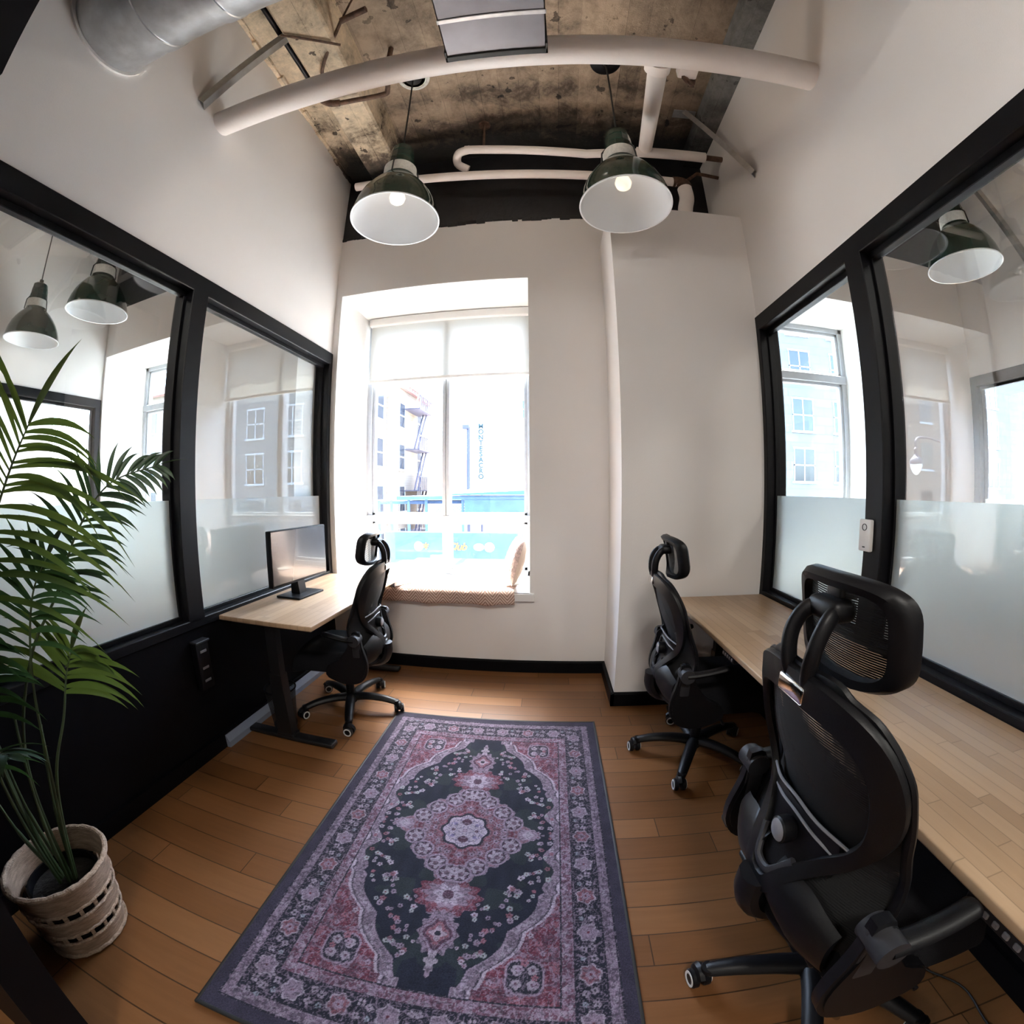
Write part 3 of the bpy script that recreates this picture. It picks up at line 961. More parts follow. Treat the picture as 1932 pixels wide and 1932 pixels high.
    # headrest
    hx, hz = -0.228, 1.092
    HM = Matrix.Translation((hx, 0, hz)) @ Matrix.Rotation(R(-10), 4, 'Y')

    def hp(a, rr=1.0):
        c, s = math.cos(a), math.sin(a)
        e = 0.42
        y = 0.152 * rr * math.copysign(abs(c) ** e, c); z = 0.103 * rr * math.copysign(abs(s) ** e, s)
        return Vector((0.042 * (y / 0.15) ** 2, y, z * (1 - 0.14 * (y / 0.15) ** 2)))
    g = G(); k = 48; vs = []; fs = []
    for i in range(k):
        a = 2 * PI * i / k
        o = hp(a); q = hp(a, 0.76)
        for (p, dx) in ((o, 0.012), (o, -0.006), (o * 0.93, -0.020), (q * 1.03, -0.014), (q, 0.0), (q * 1.03, 0.010), (o * 0.93, 0.022)):
            vs.append((hp(a)[0] * 0 + p[0] + dx, p[1], p[2]))
    for i in range(k):
        for j in range(7):
            i2 = (i + 1) % k; j2 = (j + 1) % 7
            fs.append((i * 7 + j, i * 7 + j2, i2 * 7 + j2, i2 * 7 + j))
    g.add(vs, fs, HM)
    g.build('headrest_frame', PLAST, t, smooth=50)
    g = G(); vs = []; fs = []
    rings = 6
    for rI in range(1, rings + 1):
        for i in range(k): vs.append(hp(2 * PI * i / k, 0.79 * rI / rings) + Vector((0.004, 0, 0)))
    c0 = len(vs); vs.append(Vector((0.004, 0, 0)))
    for rI in range(rings - 1):
        for i in range(k):
            i2 = (i + 1) % k
            fs.append((rI * k + i, rI * k + i2, (rI + 1) * k + i2, (rI + 1) * k + i))
    for i in range(k): fs.append((c0, (i + 1) % k, i))
    g.add(vs, fs, HM)
    g.build('headrest_mesh', MESHH, t, smooth=True)
    g = G()
    for s in (-1, 1):
        pts = bez([(-0.284, s * 0.022, 0.985), (-0.300, s * 0.033, 1.025), (-0.298, s * 0.040, 1.078), (-0.276, s * 0.036, 1.118), (-0.240, s * 0.020, 1.132)], 6)
        g.tube(pts, 0.0125, 10, flat=1.35, up=(0, 1, 0))
    g.rbox(-0.275, -0.215, -0.045, 0.045, 1.108, 1.150, 0.018, 3)
    g.rbox(-0.245, -0.200, -0.022, 0.022, 1.145, 1.180, 0.006, 2)
    g.rbox(-0.306, -0.250, -0.050, 0.050, 0.960, 1.008, 0.014, 3)
    g.build('headrest_yoke', PLAST, t, smooth=50)
    g = G(); g.rbox(-0.3125, -0.304, -0.042, 0.042, 0.966, 1.000, 0.006, 3)
    g.build('chrome_badge', CHROME, t, smooth=50)
    # fold-up arms
    for s in (-1, 1):
        g = G()
        g.tube([(-0.180, s * 0.240, 0.615), (-0.180, s * 0.308, 0.615)], [0.032, 0.032], 20)
        g.rbox(-0.21, -0.15, s * 0.262 - 0.018, s * 0.262 + 0.018, 0.50, 0.64, 0.014, 2)
        arm = g.build('arm_pivot', PLAST2, t, smooth=40)
        g = G()
        pts = bez([(-0.180, s * 0.288, 0.615), (-0.12, s * 0.290, 0.620), (-0.05, s * 0.290, 0.632), (0.01, s * 0.288, 0.645)], 6)
        g.tube(pts, [0.024] * 4 + [0.022] * 14 + [0.016], 12, flat=0.62, up=(0, 1, 0))
        g.build('arm_pad', PLAST, arm, smooth=True)
    return t


chair = make_chair('black mesh office chair with headrest pulled up to the desk with the monitor')
chair['group'] = 'mesh office chairs'


def place_chair(c, x, y, rz, leg, lift, slide=0.0):
    c.location = (x, y, 0); c.rotation_euler = (0, 0, R(rz))
    for ch in [o for o in bpy.data.objects if o.parent == c]:
        n = ch.name.split('.')[0]
        if n in ('leg', 'base_hub'): ch.rotation_euler = (0, 0, R(leg))
        elif n == 'gas_lift': ch.scale = (1, 1, 1 + lift * 1.5)
        else: ch.location = (slide, 0, lift)


place_chair(chair, -1.255, 2.185, 186, 35, -0.02)
for lab, x, y, rz, leg, lift, slide in (('black mesh office chair with headrest at the far right desk beside the pier', 0.80, 1.86, -3, 28, 0.0, 0.0),
                                 ('large nearest black mesh office chair at the near right desk', 0.79, 0.615, 0, 27, 0.072, -0.040)):
    c = copy_tree(chair)
    c['label'] = lab
    place_chair(c, x, y, rz, leg, lift, slide)


# ------------------------------------------------------------------ desks
def desk(label, cx, cy, wid, dep, rz, zt=0.75, foot=True, panel=True):
    """local: width along y, front edge towards -x"""
    t = thing('standing_desk', label, 'desk', (cx, cy, 0), rz, 'wooden standing desks')
    hw, hd = wid / 2, dep / 2
    G().rbox(-hd, hd, -hw, hw, zt - 0.026, zt, 0.005, 3).build('desktop', DESK, t, smooth=30)
    g = G()
    g.rbox(-0.09, -0.05, -hw + 0.10, hw - 0.10, zt - 0.066, zt - 0.026, 0.004, 1)
    g.rbox(0.09, 0.13, -hw + 0.10, hw - 0.10, zt - 0.066, zt - 0.026, 0.004, 1)
    for s in (-1, 1):
        g.rbox(-hd + 0.05, hd - 0.04, s * (hw - 0.09) - 0.03, s * (hw - 0.09) + 0.03, zt - 0.056, zt - 0.026, 0.004, 1)
    g.build('under_frame', DESKM, t)
    for s in (-1, 1):
        yc = s * (hw - 0.09)
        g = G()
        g.prism([(-0.045, 0.03), (0.055, 0.03), (0.045, 0.42), (-0.035, 0.42)], yc - 0.03, yc + 0.03)
        g.prism([(-0.030, 0.42), (0.038, 0.42), (0.038, zt - 0.05), (-0.030, zt - 0.05)], yc - 0.024, yc + 0.024)
        g.rbox(-0.055, 0.065, yc - 0.034, yc + 0.034, 0.028, 0.05, 0.006, 2)
        leg = g.build('leg', DESKM, t)
        g = G(); g.rbox(-hd + 0.01, hd - 0.02, yc - 0.034, yc + 0.034, 0.006, 0.034, 0.009, 3)
        for xx in (-hd + 0.05, hd - 0.06): g.lathe([(0, 0), (0.016, 0), (0.016, 0.008), (0, 0.008)], c=(xx, yc, 0), n=12)
        g.build('foot', DESKM, leg, smooth=30)
    if panel:
        g = G(); g.rbox(-hd + 0.012, -hd + 0.045, -hw + panel[0], -hw + panel[1], zt - 0.062, zt - 0.027, 0.004, 1)
        p = g.build('control_panel', PLAST2, t)
        g = G()
        n = int((panel[1] - panel[0]) / 0.022)
        for i in range(n):
            y = -hw + panel[0] + 0.014 + 0.022 * i
            g.rbox(-hd + 0.008, -hd + 0.014, y - 0.006, y + 0.006, zt - 0.053, zt - 0.040, 0.002, 1)
        g.build('panel_button', SILVER, p)
    return t


desk('wooden topped standing desk against the left glass wall with the monitor on it', -1.455, 2.275, 1.24, 0.63, PI, panel=None)
desk('wooden topped standing desk in the far right corner against the pier', 1.075, 1.815, 1.17, 0.62, 0, panel=(0.28, 0.40))
desk('wooden topped standing desk at the near right, close to the camera', 1.075, 0.60, 1.20, 0.62, 0, zt=0.745, panel=(0.10, 0.36))

# monitor
t = thing('monitor', 'black flat monitor standing alone on a wooden desk by the glass', 'monitor', (-1.585, 2.215, 0.75), R(-4))
g = G()
g.rbox(-0.010, 0.028, -0.278, 0.278, 0.095, 0.435, 0.006, 2)
g.rbox(-0.045, -0.008, -0.14, 0.14, 0.15, 0.36, 0.012, 2)
g.build('housing', PLAST, t, smooth=30)
G().box(0.0275, 0.0295, -0.271, 0.271, 0.112, 0.428).build('screen', SCREEN, t)
g = G(); g.prism([(-0.04, 0.012), (0.03, 0.012), (-0.005, 0.26), (-0.045, 0.26)], -0.035, 0.035); g.build('stand', PLAST, t)
g = G(); g.rbox(-0.09, 0.10, -0.13, 0.13, 0.0, 0.014, 0.005, 2); g.build('stand_base', PLAST, t, smooth=30)

# ------------------------------------------------------------------ rug
def rug_colours(nx, ny, W, H):
    rng = np.random.RandomState(4)
    xs = (np.arange(nx) + 0.0) / (nx - 1) * W - W / 2
    ys = (np.arange(ny) + 0.0) / (ny - 1) * H - H / 2
    XX, YY = np.meshgrid(np.abs(xs), np.abs(ys))
    a, b = W / 2, H / 2
    dk = np.array([0.020, 0.023, 0.036]); navy = np.array([0.016, 0.019, 0.032]); lil = np.array([0.25, 0.20, 0.27])
    pale = np.array([0.38, 0.35, 0.42]); red = np.array([0.135, 0.026, 0.048]); rose = np.array([0.25, 0.09, 0.12]); plum = np.array([0.085, 0.035, 0.065])
    edge = np.array([0.040, 0.037, 0.058])
    im = np.zeros(XX.shape + (3,)) + edge
    d = np.minimum(a - XX, b - YY)          # distance from the rug edge

    def put(mask, col, al=1.0):
        im[mask] = im[mask] * (1 - al) + np.array(col) * al

    def noise(sx, sy, seed):
        r = np.random.RandomState(seed)
        gx, gy = int(W / sx) + 3, int(H / sy) + 3
        gr = r.rand(gy, gx)
        u = XX / sx * 1.0; v = YY / sy * 1.0
        i0 = np.clip(u.astype(int), 0, gx - 2); j0 = np.clip(v.astype(int), 0, gy - 2)
        fu = u - i0; fv = v - j0
        return (gr[j0, i0] * (1 - fu) * (1 - fv) + gr[j0, i0 + 1] * fu * (1 - fv) + gr[j0 + 1, i0] * (1 - fu) * fv + gr[j0 + 1, i0 + 1] * fu * fv)
    n1 = noise(0.009, 0.009, 1); n2 = noise(0.02, 0.02, 2); n3 = noise(0.05, 0.05, 3)

    def curl(seed, sc, th=0.09):
        """thin meandering outlines"""
        nz = noise(sc, sc, seed) + 0.5 * noise(sc * 0.6, sc * 0.6, seed + 9)
        return np.abs(nz - 0.75) < th

    def mottled(m, c0, c1, c2, seed, sc=0.02):
        put(m, c0); put(m & (n1 > 0.55), c1, 0.7); put(m & curl(seed, sc, 0.07), c2, 0.75)
    # outer mottled band
    mottled((d > 0.045), np.array([0.115, 0.088, 0.13]), lil, pale * 0.7, 11, 0.014)
    put((np.abs(d - 0.046) < 0.003) | (np.abs(d - 0.086) < 0.003), dk)
    # main border
    mb = (d > 0.088) & (d < 0.178)
    put(mb, navy)
    # inner mottled band
    mi = (d > 0.178) & (d < 0.222)
    mottled(mi, np.array([0.13, 0.055, 0.09]), lil, pale * 0.75, 12, 0.014)
    put((np.abs(d - 0.179) < 0.0035) | (np.abs(d - 0.222) < 0.003), dk)
    fld = d > 0.223
    # spandrel ground
    mottled(fld, red, rose, lil * 0.9, 13, 0.022)
    put(fld & (n2 > 0.62), plum, 0.6)
    fa, fb = a - 0.223, b - 0.223       # field half sizes
    # scalloped diamond outline: half width as function of Y
    u = np.clip(YY / (fb - 0.01), 0, 1)
    hw = (fa * 1.01) * (1 - u ** 1.35) + 0.075
    hw = hw + 0.026 * np.abs(np.sin(YY * 21.0)) - 0.02
    hw = np.minimum(hw, 0.350 + 0.02 * np.sin(YY * 42.0))
    hw = np.where(YY > fb - 0.03, 0.08, hw)
    sd_ = hw - XX
    mottled(fld & (sd_ > -0.055), lil * 0.62, lil, pale * 0.8, 14, 0.02)
    put(fld & (np.abs(sd_ + 0.052) < 0.0055), pale, 0.85)
    put(fld & (np.abs(sd_ + 0.043) < 0.003), dk, 0.8)
    dia = fld & (sd_ > 0)
    put(dia, navy)
    put(dia & (n3 > 0.6), np.array([0.022, 0.030, 0.036]))
    put(fld & (np.abs(sd_) < 0.0035), lil, 0.8)

    def blob(cx, cy, r, col, al=1.0, lobes=0, amp=0.0, ph=0.0, sx=1.0, sy=1.0, ring=None):
        dx = (XX - cx) / sx; dy = (YY - cy) / sy
        rr = np.hypot(dx, dy)
        if lobes: rr = rr / (1 + amp * np.cos(lobes * np.arctan2(dy, dx) + ph))
        if ring is None: put(rr < r, col, al)
        else: put(np.abs(rr - r) < ring, col, al)

    def flower(cx, cy, s, c1, c2, k=5, ph=0.0):
        for q in range(k):
            an = 2 * PI * q / k + ph
            blob(cx + math.cos(an) * s * 0.62, cy + math.sin(an) * s * 0.62, s * 0.42, c1, 0.95)
        blob(cx, cy, s * 0.30, c2)
    # sprigs in the dark ground
    for (cx, cy) in ((0.10, 0.50), (0.17, 0.44), (0.22, 0.38), (0.13, 0.385), (0.27, 0.30), (0.20, 0.30), (0.325, 0.20), (0.27, 0.22), (0.33, 0.10), (0.29, 0.13), (0.33, 0.02), (0.10, 0.57), (0.16, 0.52)):
        for q in range(6):
            ax, ay = cx + rng.uniform(-0.032, 0.032), cy + rng.uniform(-0.032, 0.032)
            if ax < 0.01: continue
            cc = [pale, lil, np.array([0.30, 0.36, 0.36]), rose][rng.randint(4)]
            flower(ax, ay, rng.uniform(0.007, 0.012), cc, dk if q % 2 else red, 5, rng.rand() * 6)
    # crowns and pendants on the long axis
    blob(0, 0.33, 0.105, red, 1, 11, 0.10, 0, 1.1, 0.75); blob(0, 0.33, 0.09, rose, 0.55, 13, 0.16, 0, 1.1, 0.7)
    blob(0, 0.325, 0.068, lil, 0.9, 9, 0.15, 0, 1.25, 0.75); blob(0, 0.325, 0.045, pale, 0.8, 7, 0.25, 0.4); blob(0, 0.325, 0.02, plum)
    blob(0, 0.485, 0.070, lil * 0.8, 1, 12, 0.10, 0, 0.9, 1.15); blob(0, 0.485, 0.060, plum, 1, 4, 0.14, 0, 0.9, 1.15); blob(0, 0.485, 0.052, lil, 0.9, 4, 0.16, 0, 0.9, 1.15, ring=0.005)
    blob(0, 0.485, 0.036, rose, 1, 4, 0.2, 0, 0.9, 1.1); blob(0, 0.485, 0.024, pale, 0.8, 4, 0.3, 0.0); blob(0, 0.485, 0.010, dk)
    blob(0, 0.585, 0.020, pale, 0.8, 6, 0.3, 0, 0.9, 1.6); blob(0, 0.625, 0.010, lil, 0.9, 0, 0, 0, 0.8, 1.8); blob(0, 0.412, 0.03, lil, 0.8, 8, 0.3, 0, 1.5, 0.6)
    # medallion
    def lozd(k1, k2): return (XX / k1) ** 1.25 + (YY / k2) ** 1.25
    L0 = lozd(0.275, 0.285)
    wob = 0.05 * np.cos(26 * np.arctan2(YY, XX))
    put(L0 + wob < 1.0, lil * 0.7); put((L0 + wob < 0.97) & (n1 > 0.5), rose, 0.6)
    blob(0.262, 0, 0.034, lil, 1, 6, 0.12, 0, 1.3, 0.9); blob(0.262, 0, 0.02, pale * 0.8, 1, 4, 0.2)
    L1 = lozd(0.22, 0.235)
    mottled(L1 < 1.0, red * 0.95, rose * 0.75, lil * 0.7, 21, 0.02)
    for (cx, cy) in ((0.075, 0.185), (0.145, 0.125), (0.195, 0.062), (0.022, 0.225)):
        blob(cx, cy, 0.040, plum, 1, 0); blob(cx, cy, 0.040, lil, 1, ring=0.0045); blob(cx, cy, 0.032, dk, 0.8, ring=0.003)
        blob(cx, cy, 0.027, pale * 0.85, 0.9, 6, 0.25, cx * 40); blob(cx + 0.004, cy + 0.004, 0.011, plum, 0.8)
    for (cx, cy) in ((0.125, 0.0), (0.165, 0.02), (0.0, 0.135), (0.05, 0.125), (0.10, 0.07), (0.08, 0.115), (0.135, 0.045)):
        flower(cx, cy, 0.013, lil, dk, 5); blob(cx, cy, 0.018, pale * 0.6, 0.5, ring=0.0016)
    blob(0, 0, 0.108, rose, 0.85, 8, 0.07, 0, ring=0.003)
    blob(0, 0, 0.098, dk, 1, 8, 0.07, 0); blob(0, 0, 0.087, pale * 0.95, 1, 8, 0.07, 0)
    put((np.hypot(XX, YY) < 0.08) & curl(31, 0.016, 0.06), np.array([0.10, 0.10, 0.20]), 0.8)
    blob(0, 0.05, 0.020, plum, 1, 3, 0.1); blob(0.048, 0.0, 0.008, plum); blob(0.045, 0.035, 0.009, np.array([0.15, 0.14, 0.28])); blob(0, 0, 0.012, lil)
    # spandrel quatrefoils and scrolls
    for (cx, cy) in ((0.285, fb - 0.085),):
        blob(cx, cy, 0.062, dk, 1, 4, 0.08, PI, 1.0, 1.0); blob(cx, cy, 0.060, lil, 1, 4, 0.08, PI, ring=0.0035)
        for s1 in (-1, 1):
            for s2 in (-1, 1): flower(cx + s1 * 0.024, cy + s2 * 0.024, 0.017, pale * 0.75, plum, 5, s1)
    for q in range(46):
        cx, cy = rng.uniform(0.05, fa), rng.uniform(0.02, fb)
        i = int(cy / b * 0 + (ny - 1) * (0.5 + cy / H)); j = int((nx - 1) * (0.5 + cx / W))
        if sd_[i, j] < -0.065:
            flower(cx, cy, rng.uniform(0.009, 0.014), [lil, pale * 0.8, rose][q % 3], plum, 5, q)
    # main border flowers
    def border(cx, cy, q):
        if q % 2 == 0:
            blob(cx, cy, 0.030, [rose, lil][q % 4 // 2] * 0.8, 1, 6, 0.12, q); blob(cx, cy, 0.031, pale * 0.8, 1, 6, 0.12, q, ring=0.0028); flower(cx, cy, 0.016, lil, red, 5, q)
        else:
            for (ox, oy) in ((0.014, 0.018), (-0.016, -0.012), (0.010, -0.022)):
                flower(cx + ox, cy + oy, 0.0125, pale * 0.72, dk, 4, q + ox * 90)
            flower(cx - 0.02, cy + 0.02, 0.009, np.array([0.20, 0.26, 0.30]), dk, 5)
    q = 0
    y = 0.0
    while y < b - 0.10:
        border(a - 0.133, y, q); y += 0.0735; q += 1
    x = 0.0; q = 1
    while x < a - 0.17:
        border(x, b - 0.133, q); x += 0.073; q += 1
    put(mb & curl(41, 0.03, 0.035), lil * 0.8, 0.7)
    # fine woven scribble over everything except the dark ground
    nd = (d > 0.045) & ~(dia & (im.sum(-1) < 0.10))
    sc1 = noise(0.0065, 0.0065, 61); sc2 = noise(0.011, 0.008, 62)
    put(nd & (np.abs(sc1 - 0.5) < 0.07), lil * 1.15, 0.45)
    put(nd & (np.abs(sc2 - 0.45) < 0.06), dk, 0.55)
    g_ = im.mean(-1, keepdims=True)
    im = np.where(nd[..., None], im * 0.80 + (g_ * np.array([1.02, 0.93, 1.08])) * 0.20, im)
    # wear and faint lilac fading
    wear = 0.80 + 0.4 * noise(0.03, 0.03, 51)
    im *= wear[..., None] * np.array([0.70, 0.66, 0.70])
    return im


RW, RH = 1.225, 1.825
nx, ny = 409, 609
cols = rug_colours(nx, ny, RW, RH)
xs = np.linspace(-RW / 2, RW / 2, nx); ys = np.linspace(-RH / 2, RH / 2, ny)
XX, YY = np.meshgrid(xs, ys)
ZZ = 0.0085 + 0.0012 * np.sin(XX * 9 + 1) * np.sin(YY * 7)
V = np.stack([XX, YY, ZZ], -1).reshape(-1, 3)
idx = np.arange(nx * ny).reshape(ny, nx)
F = np.stack([idx[:-1, :-1], idx[:-1, 1:], idx[1:, 1:], idx[1:, :-1]], -1).reshape(-1, 4)
me = bpy.data.meshes.new('rug')
me.vertices.add(len(V)); me.vertices.foreach_set('co', V.ravel())
me.loops.add(F.size); me.loops.foreach_set('vertex_index', F.ravel().astype(np.int32))
me.polygons.add(len(F)); me.polygons.foreach_set('loop_start', np.arange(0, F.size, 4, dtype=np.int32))
me.update(calc_edges=True)
ca = me.color_attributes.new('weave', 'FLOAT_COLOR', 'POINT')
buf = np.ones((nx * ny, 4), np.float32); buf[:, :3] = cols.reshape(-1, 3)
ca.data.foreach_set('color', buf.ravel())
me.materials.append(attr_mat('rug_pile', 'weave'))
rug = bpy.data.objects.new('rug', me); COL.objects.link(rug)
rug.location = (-0.320, 1.290, 0); rug.rotation_euler = (0, 0, R(0.2))
tag(rug, 'dark oriental rug with red and lilac medallion on the wooden floor', 'rug')
g = G()
e = 0.006
g.rbox(-RW / 2 - e, -RW / 2 + e, -RH / 2 - e, RH / 2 + e, 0.0, 0.0105, 0.003, 2); g.rbox(RW / 2 - e, RW / 2 + e, -RH / 2 - e, RH / 2 + e, 0.0, 0.0105, 0.003, 2)
g.rbox(-RW / 2, RW / 2, -RH / 2 - e, -RH / 2 + e, 0.0, 0.0105, 0.003, 2); g.rbox(-RW / 2, RW / 2, RH / 2 - e, RH / 2 + e, 0.0, 0.0105, 0.003, 2)
g.build('rug_binding', CORD, rug, smooth=True)


# ------------------------------------------------------------------ pendant lamps
def make_pendant(label, group, ztop=ZS):
    t = thing('pendant_lamp', label, 'lamp', (0, 0, 3.03), 0, group)
    prof = [(0.263, 0.0), (0.266, 0.004), (0.262, 0.012), (0.256, 0.05), (0.242, 0.105), (0.218, 0.165), (0.184, 0.222), (0.150, 0.268), (0.112, 0.305), (0.098, 0.33), (0.096, 0.345)]
    G().lathe(prof, n=64).build('shade', ENAMEL, t, smooth=True, fix=False)
    ins = [(r - 0.004, z + 0.001) for r, z in prof]
    g = G(); g.lathe(ins, n=64); g.lathe([(0.259, 0.001), (0.267, -0.001), (0.2675, 0.006), (0.264, 0.010)], n=64)
    g.lathe([(0.0, 0.345), (0.093, 0.345)], n=64)
    g.build('shade_lining', ENWHITE, t, smooth=True, fix=False)
    g = G(); g.lathe([(0.060, 0.335), (0.100, 0.335), (0.104, 0.345), (0.102, 0.41), (0.080, 0.425), (0.0, 0.425)], n=40)
    g.build('collar', CLAMP, t, smooth=35)
    g = G()
    g.lathe([(0.084, 0.415), (0.088, 0.42), (0.086, 0.47), (0.080, 0.475), (0.082, 0.48), (0.078, 0.53), (0.073, 0.535), (0.075, 0.54), (0.068, 0.585), (0.050, 0.60), (0.022, 0.61), (0.02, 0.64), (0, 0.64)], n=12)
    g.build('ballast_housing', ENAMEL, t, smooth=25)
    for k in range(3):
        a = 2 * PI * k / 3 + 0.5
        g = G(); g.tube([(0.086 * math.cos(a), 0.086 * math.sin(a), 0.44), (0.112 * math.cos(a), 0.112 * math.sin(a), 0.40), (0.122 * math.cos(a), 0.122 * math.sin(a), 0.30)], 0.005, 6)
        g.build('clip', CORD, t)
    g = G(); g.lathe([(0, 0.13), (0.020, 0.132), (0.042, 0.150), (0.050, 0.178), (0.042, 0.206), (0.026, 0.235), (0.022, 0.28), (0.022, 0.34)], n=28)
    g.build('bulb', BULB, t, smooth=True)
    g = G(); g.tube([(0, 0, 0.63), (0.003, 0.002, 1.0), (0, 0, ztop - 3.03)], 0.006, 8); g.build('cord', CORD, t)
    return t


def canopy(t, ring):
    z = ZS - 3.03
    if ring:
        g = G(); g.lathe([(0, z), (0.118, z), (0.118, z - 0.008), (0.100, z - 0.014), (0.096, z - 0.006), (0.086, z - 0.014)], n=36); g.build('ceiling_plate', CLAMP, t, smooth=30)
        g = G(); g.lathe([(0, z - 0.004), (0.064, z - 0.004), (0.062, z - 0.022), (0.03, z - 0.045), (0.010, z - 0.05), (0, z - 0.05)], n=30); g.build('canopy', CORD, t, smooth=30)
    else:
        g = G(); g.lathe([(0, z), (0.108, z), (0.108, z - 0.014), (0.085, z - 0.026), (0.05, z - 0.03), (0.02, z - 0.034), (0.012, z - 0.05), (0, z - 0.05)], n=36); g.build('canopy', PLAST, t, smooth=30)


lamp = make_pendant('dark green pendant lamp hanging left of the duct, round white ceiling plate', 'green pendant lamps')
lampR = copy_tree(lamp)
lampR['label'] = 'dark green pendant lamp hanging right of the duct, beside the branch pipe'
NL = [(-3.70, 1.98, 2.98, 'dark green pendant lamp in the left neighbouring office, nearer its glass'), (-4.83, 1.905, 2.95, 'smaller looking green pendant lamp farthest left behind the glass'),
      (3.04, 2.01, 3.03, 'dark green pendant lamp in the right neighbouring office behind the glass')]
for (x, y, z, lab) in NL:
    c = copy_tree(lamp); c.location = (x, y, z); c['label'] = lab
lamp.location = (-0.88, 2.02, 3.03); lampR.location = (0.47, 2.02, 3.03)
lampR.rotation_euler = (0, 0, R(40))
canopy(lamp, True); canopy(lampR, False)

# ------------------------------------------------------------------ pipes and ducts
t = thing('main_pipe', 'thick cream painted pipe crossing the whole room under the ceiling', 'pipe', (0, 1.37, 3.53))
G().tube([(XL - 0.02, 0, 0), (XR + 0.02, 0, 0)], 0.070, 28).build('pipe_run', PIPE, t, smooth=40)
g = G(); g.lathe([(0.058, 0.0), (0.066, 0.0), (0.066, 0.055), (0.058, 0.055)], n=20, M=Matrix.Translation((0.60, 0.055, 0.01)) @ Matrix.Rotation(-PI / 2, 4, 'X'))
g.rbox(0.70, 0.80, 0.05, 0.12, -0.035, 0.03, 0.01, 2)
g.build('fitting', PIPE, t, smooth=40)
g = G(); g.tube(bez([(0.72, 0.10, -0.02), (0.78, 0.14, -0.045), (0.80, 0.13, 0.03)], 4), 0.014, 8); g.build('valve', RUST, t, smooth=True)
g = G(); g.tube([(0.60, 1.42, 3.54), (0.79, 2.52, 4.02)], 0.052, 20); tag(g.build('branch_pipe', PIPE, smooth=40), 'cream painted branch pipe running from the thick pipe towards the window', 'pipe')
t = thing('sprinkler_pipe', 'upper thin cream sprinkler pipe along the window side of the ceiling', 'pipe', (0, 0, 0))
g = G()
g.tube(bez([(-0.60, 2.74, 4.06), (-0.68, 2.70, 4.10), (-0.66, 2.62, 4.135), (-0.56, 2.58, 4.13)], 5), 0.034, 16)
g.tube([(-0.60, 2.58, 4.13), (0.34, 2.56, 3.99), (0.80, 2.53, 3.99)], 0.034, 18)
g.build('pipe_run', PIPE, t, smooth=40)
g = G(); g.tube([(0.72, 2.52, 3.985), (1.26, 2.52, 3.985)], 0.040, 18); g.build('pipe_run', PIPE, t, smooth=40)
g = G(); g.tube([(1.26, 2.52, 3.985), (1.41, 2.52, 3.985)], 0.022, 12); g.build('pipe_stub', RUST, t, smooth=40)
t = thing('sprinkler_pipe', 'lower thin cream sprinkler pipe ending in a rusty elbow behind the right lamp', 'pipe', (0, 0, 0))
g = G()
g.tube(bez([(-1.57, 2.70, 4.03), (-0.6, 2.70, 3.955), (0.4, 2.70, 3.89), (0.98, 2.70, 3.865), (1.06, 2.70, 3.86)], 8), 0.036, 18)
g.build('pipe_run', PIPE, t, smooth=40)
g = G(); g.tube(bez([(1.12, 2.70, 3.80), (1.125, 2.70, 3.70), (1.10, 2.71, 3.58), (1.09, 2.72, 3.36)], 6), 0.058, 18); g.build('pipe_drop', PIPE, t, smooth=40)
g = G(); g.tube(bez([(1.03, 2.70, 3.865), (1.10, 2.70, 3.865), (1.14, 2.70, 3.83), (1.13, 2.70, 3.76)], 5), 0.042, 14); g.tube([(1.12, 2.70, 3.86), (1.22, 2.64, 3.92), (1.40, 2.64, 3.90)], 0.014, 8)
g.build('elbow', RUST, t, smooth=True)
g = G(); g.tube([(-0.45, 2.58, ZS), (-0.45, 2.58, 4.13)], 0.010, 8); g.lathe([(0, 0), (0.05, 0), (0.045, -0.01), (0, -0.012)], c=(-0.45, 2.58, ZS), n=10)
tag(g.build('pipe_hanger', RUST), 'thin rusty hanger rod between slab and the upper sprinkler pipe', 'hanger')

t = thing('round_duct', 'round galvanised spiral duct crossing overhead near the camera', 'duct', (0, 0.635, 3.43))
g = G(); g.tube([(XL - 0.02, 0, 0), (XR + 0.02, 0, 0)], 0.185, 48, caps=False); g.build('duct_run', GALV, t, smooth=40)
for x in (-1.50, -1.18, -0.62, 0.62, 1.0, 1.22):
    g = G(); g.tube([(x - 0.03, 0, 0), (x - 0.028, 0, 0), (x + 0.028, 0, 0), (x + 0.03, 0, 0)], [0.185, 0.191, 0.191, 0.185], 48, caps=False); g.build('duct_band', GALV, t, smooth=60)
for x in (XL + 0.0, XR - 0.012):
    g = G(); g.tube([(x, 0, 0), (x + 0.012, 0, 0)], 0.200, 40); g.build('wall_collar', WHITE, t, smooth=40)
t = thing('box_duct', 'rectangular sheet metal duct with open black rimmed end above the room', 'duct', (-0.165, 0, 3.22))
g = G()
hw = 0.205
g.box(-hw, hw, 0.30, 1.175, 0, 0.004); g.box(-hw, hw, 0.30, 1.175, 0.32, 0.324); g.box(-hw, -hw + 0.004, 0.30, 1.175, 0, 0.324); g.box(hw - 0.004, hw, 0.30, 1.175, 0, 0.324)
g.build('duct_body', GALV2, t)
g = G(); g.rbox(-hw - 0.004, hw + 0.004, 0.985, 1.003, -0.006, 0.0, 0.002, 1); g.build('duct_seam', GALV, t)
g = G()
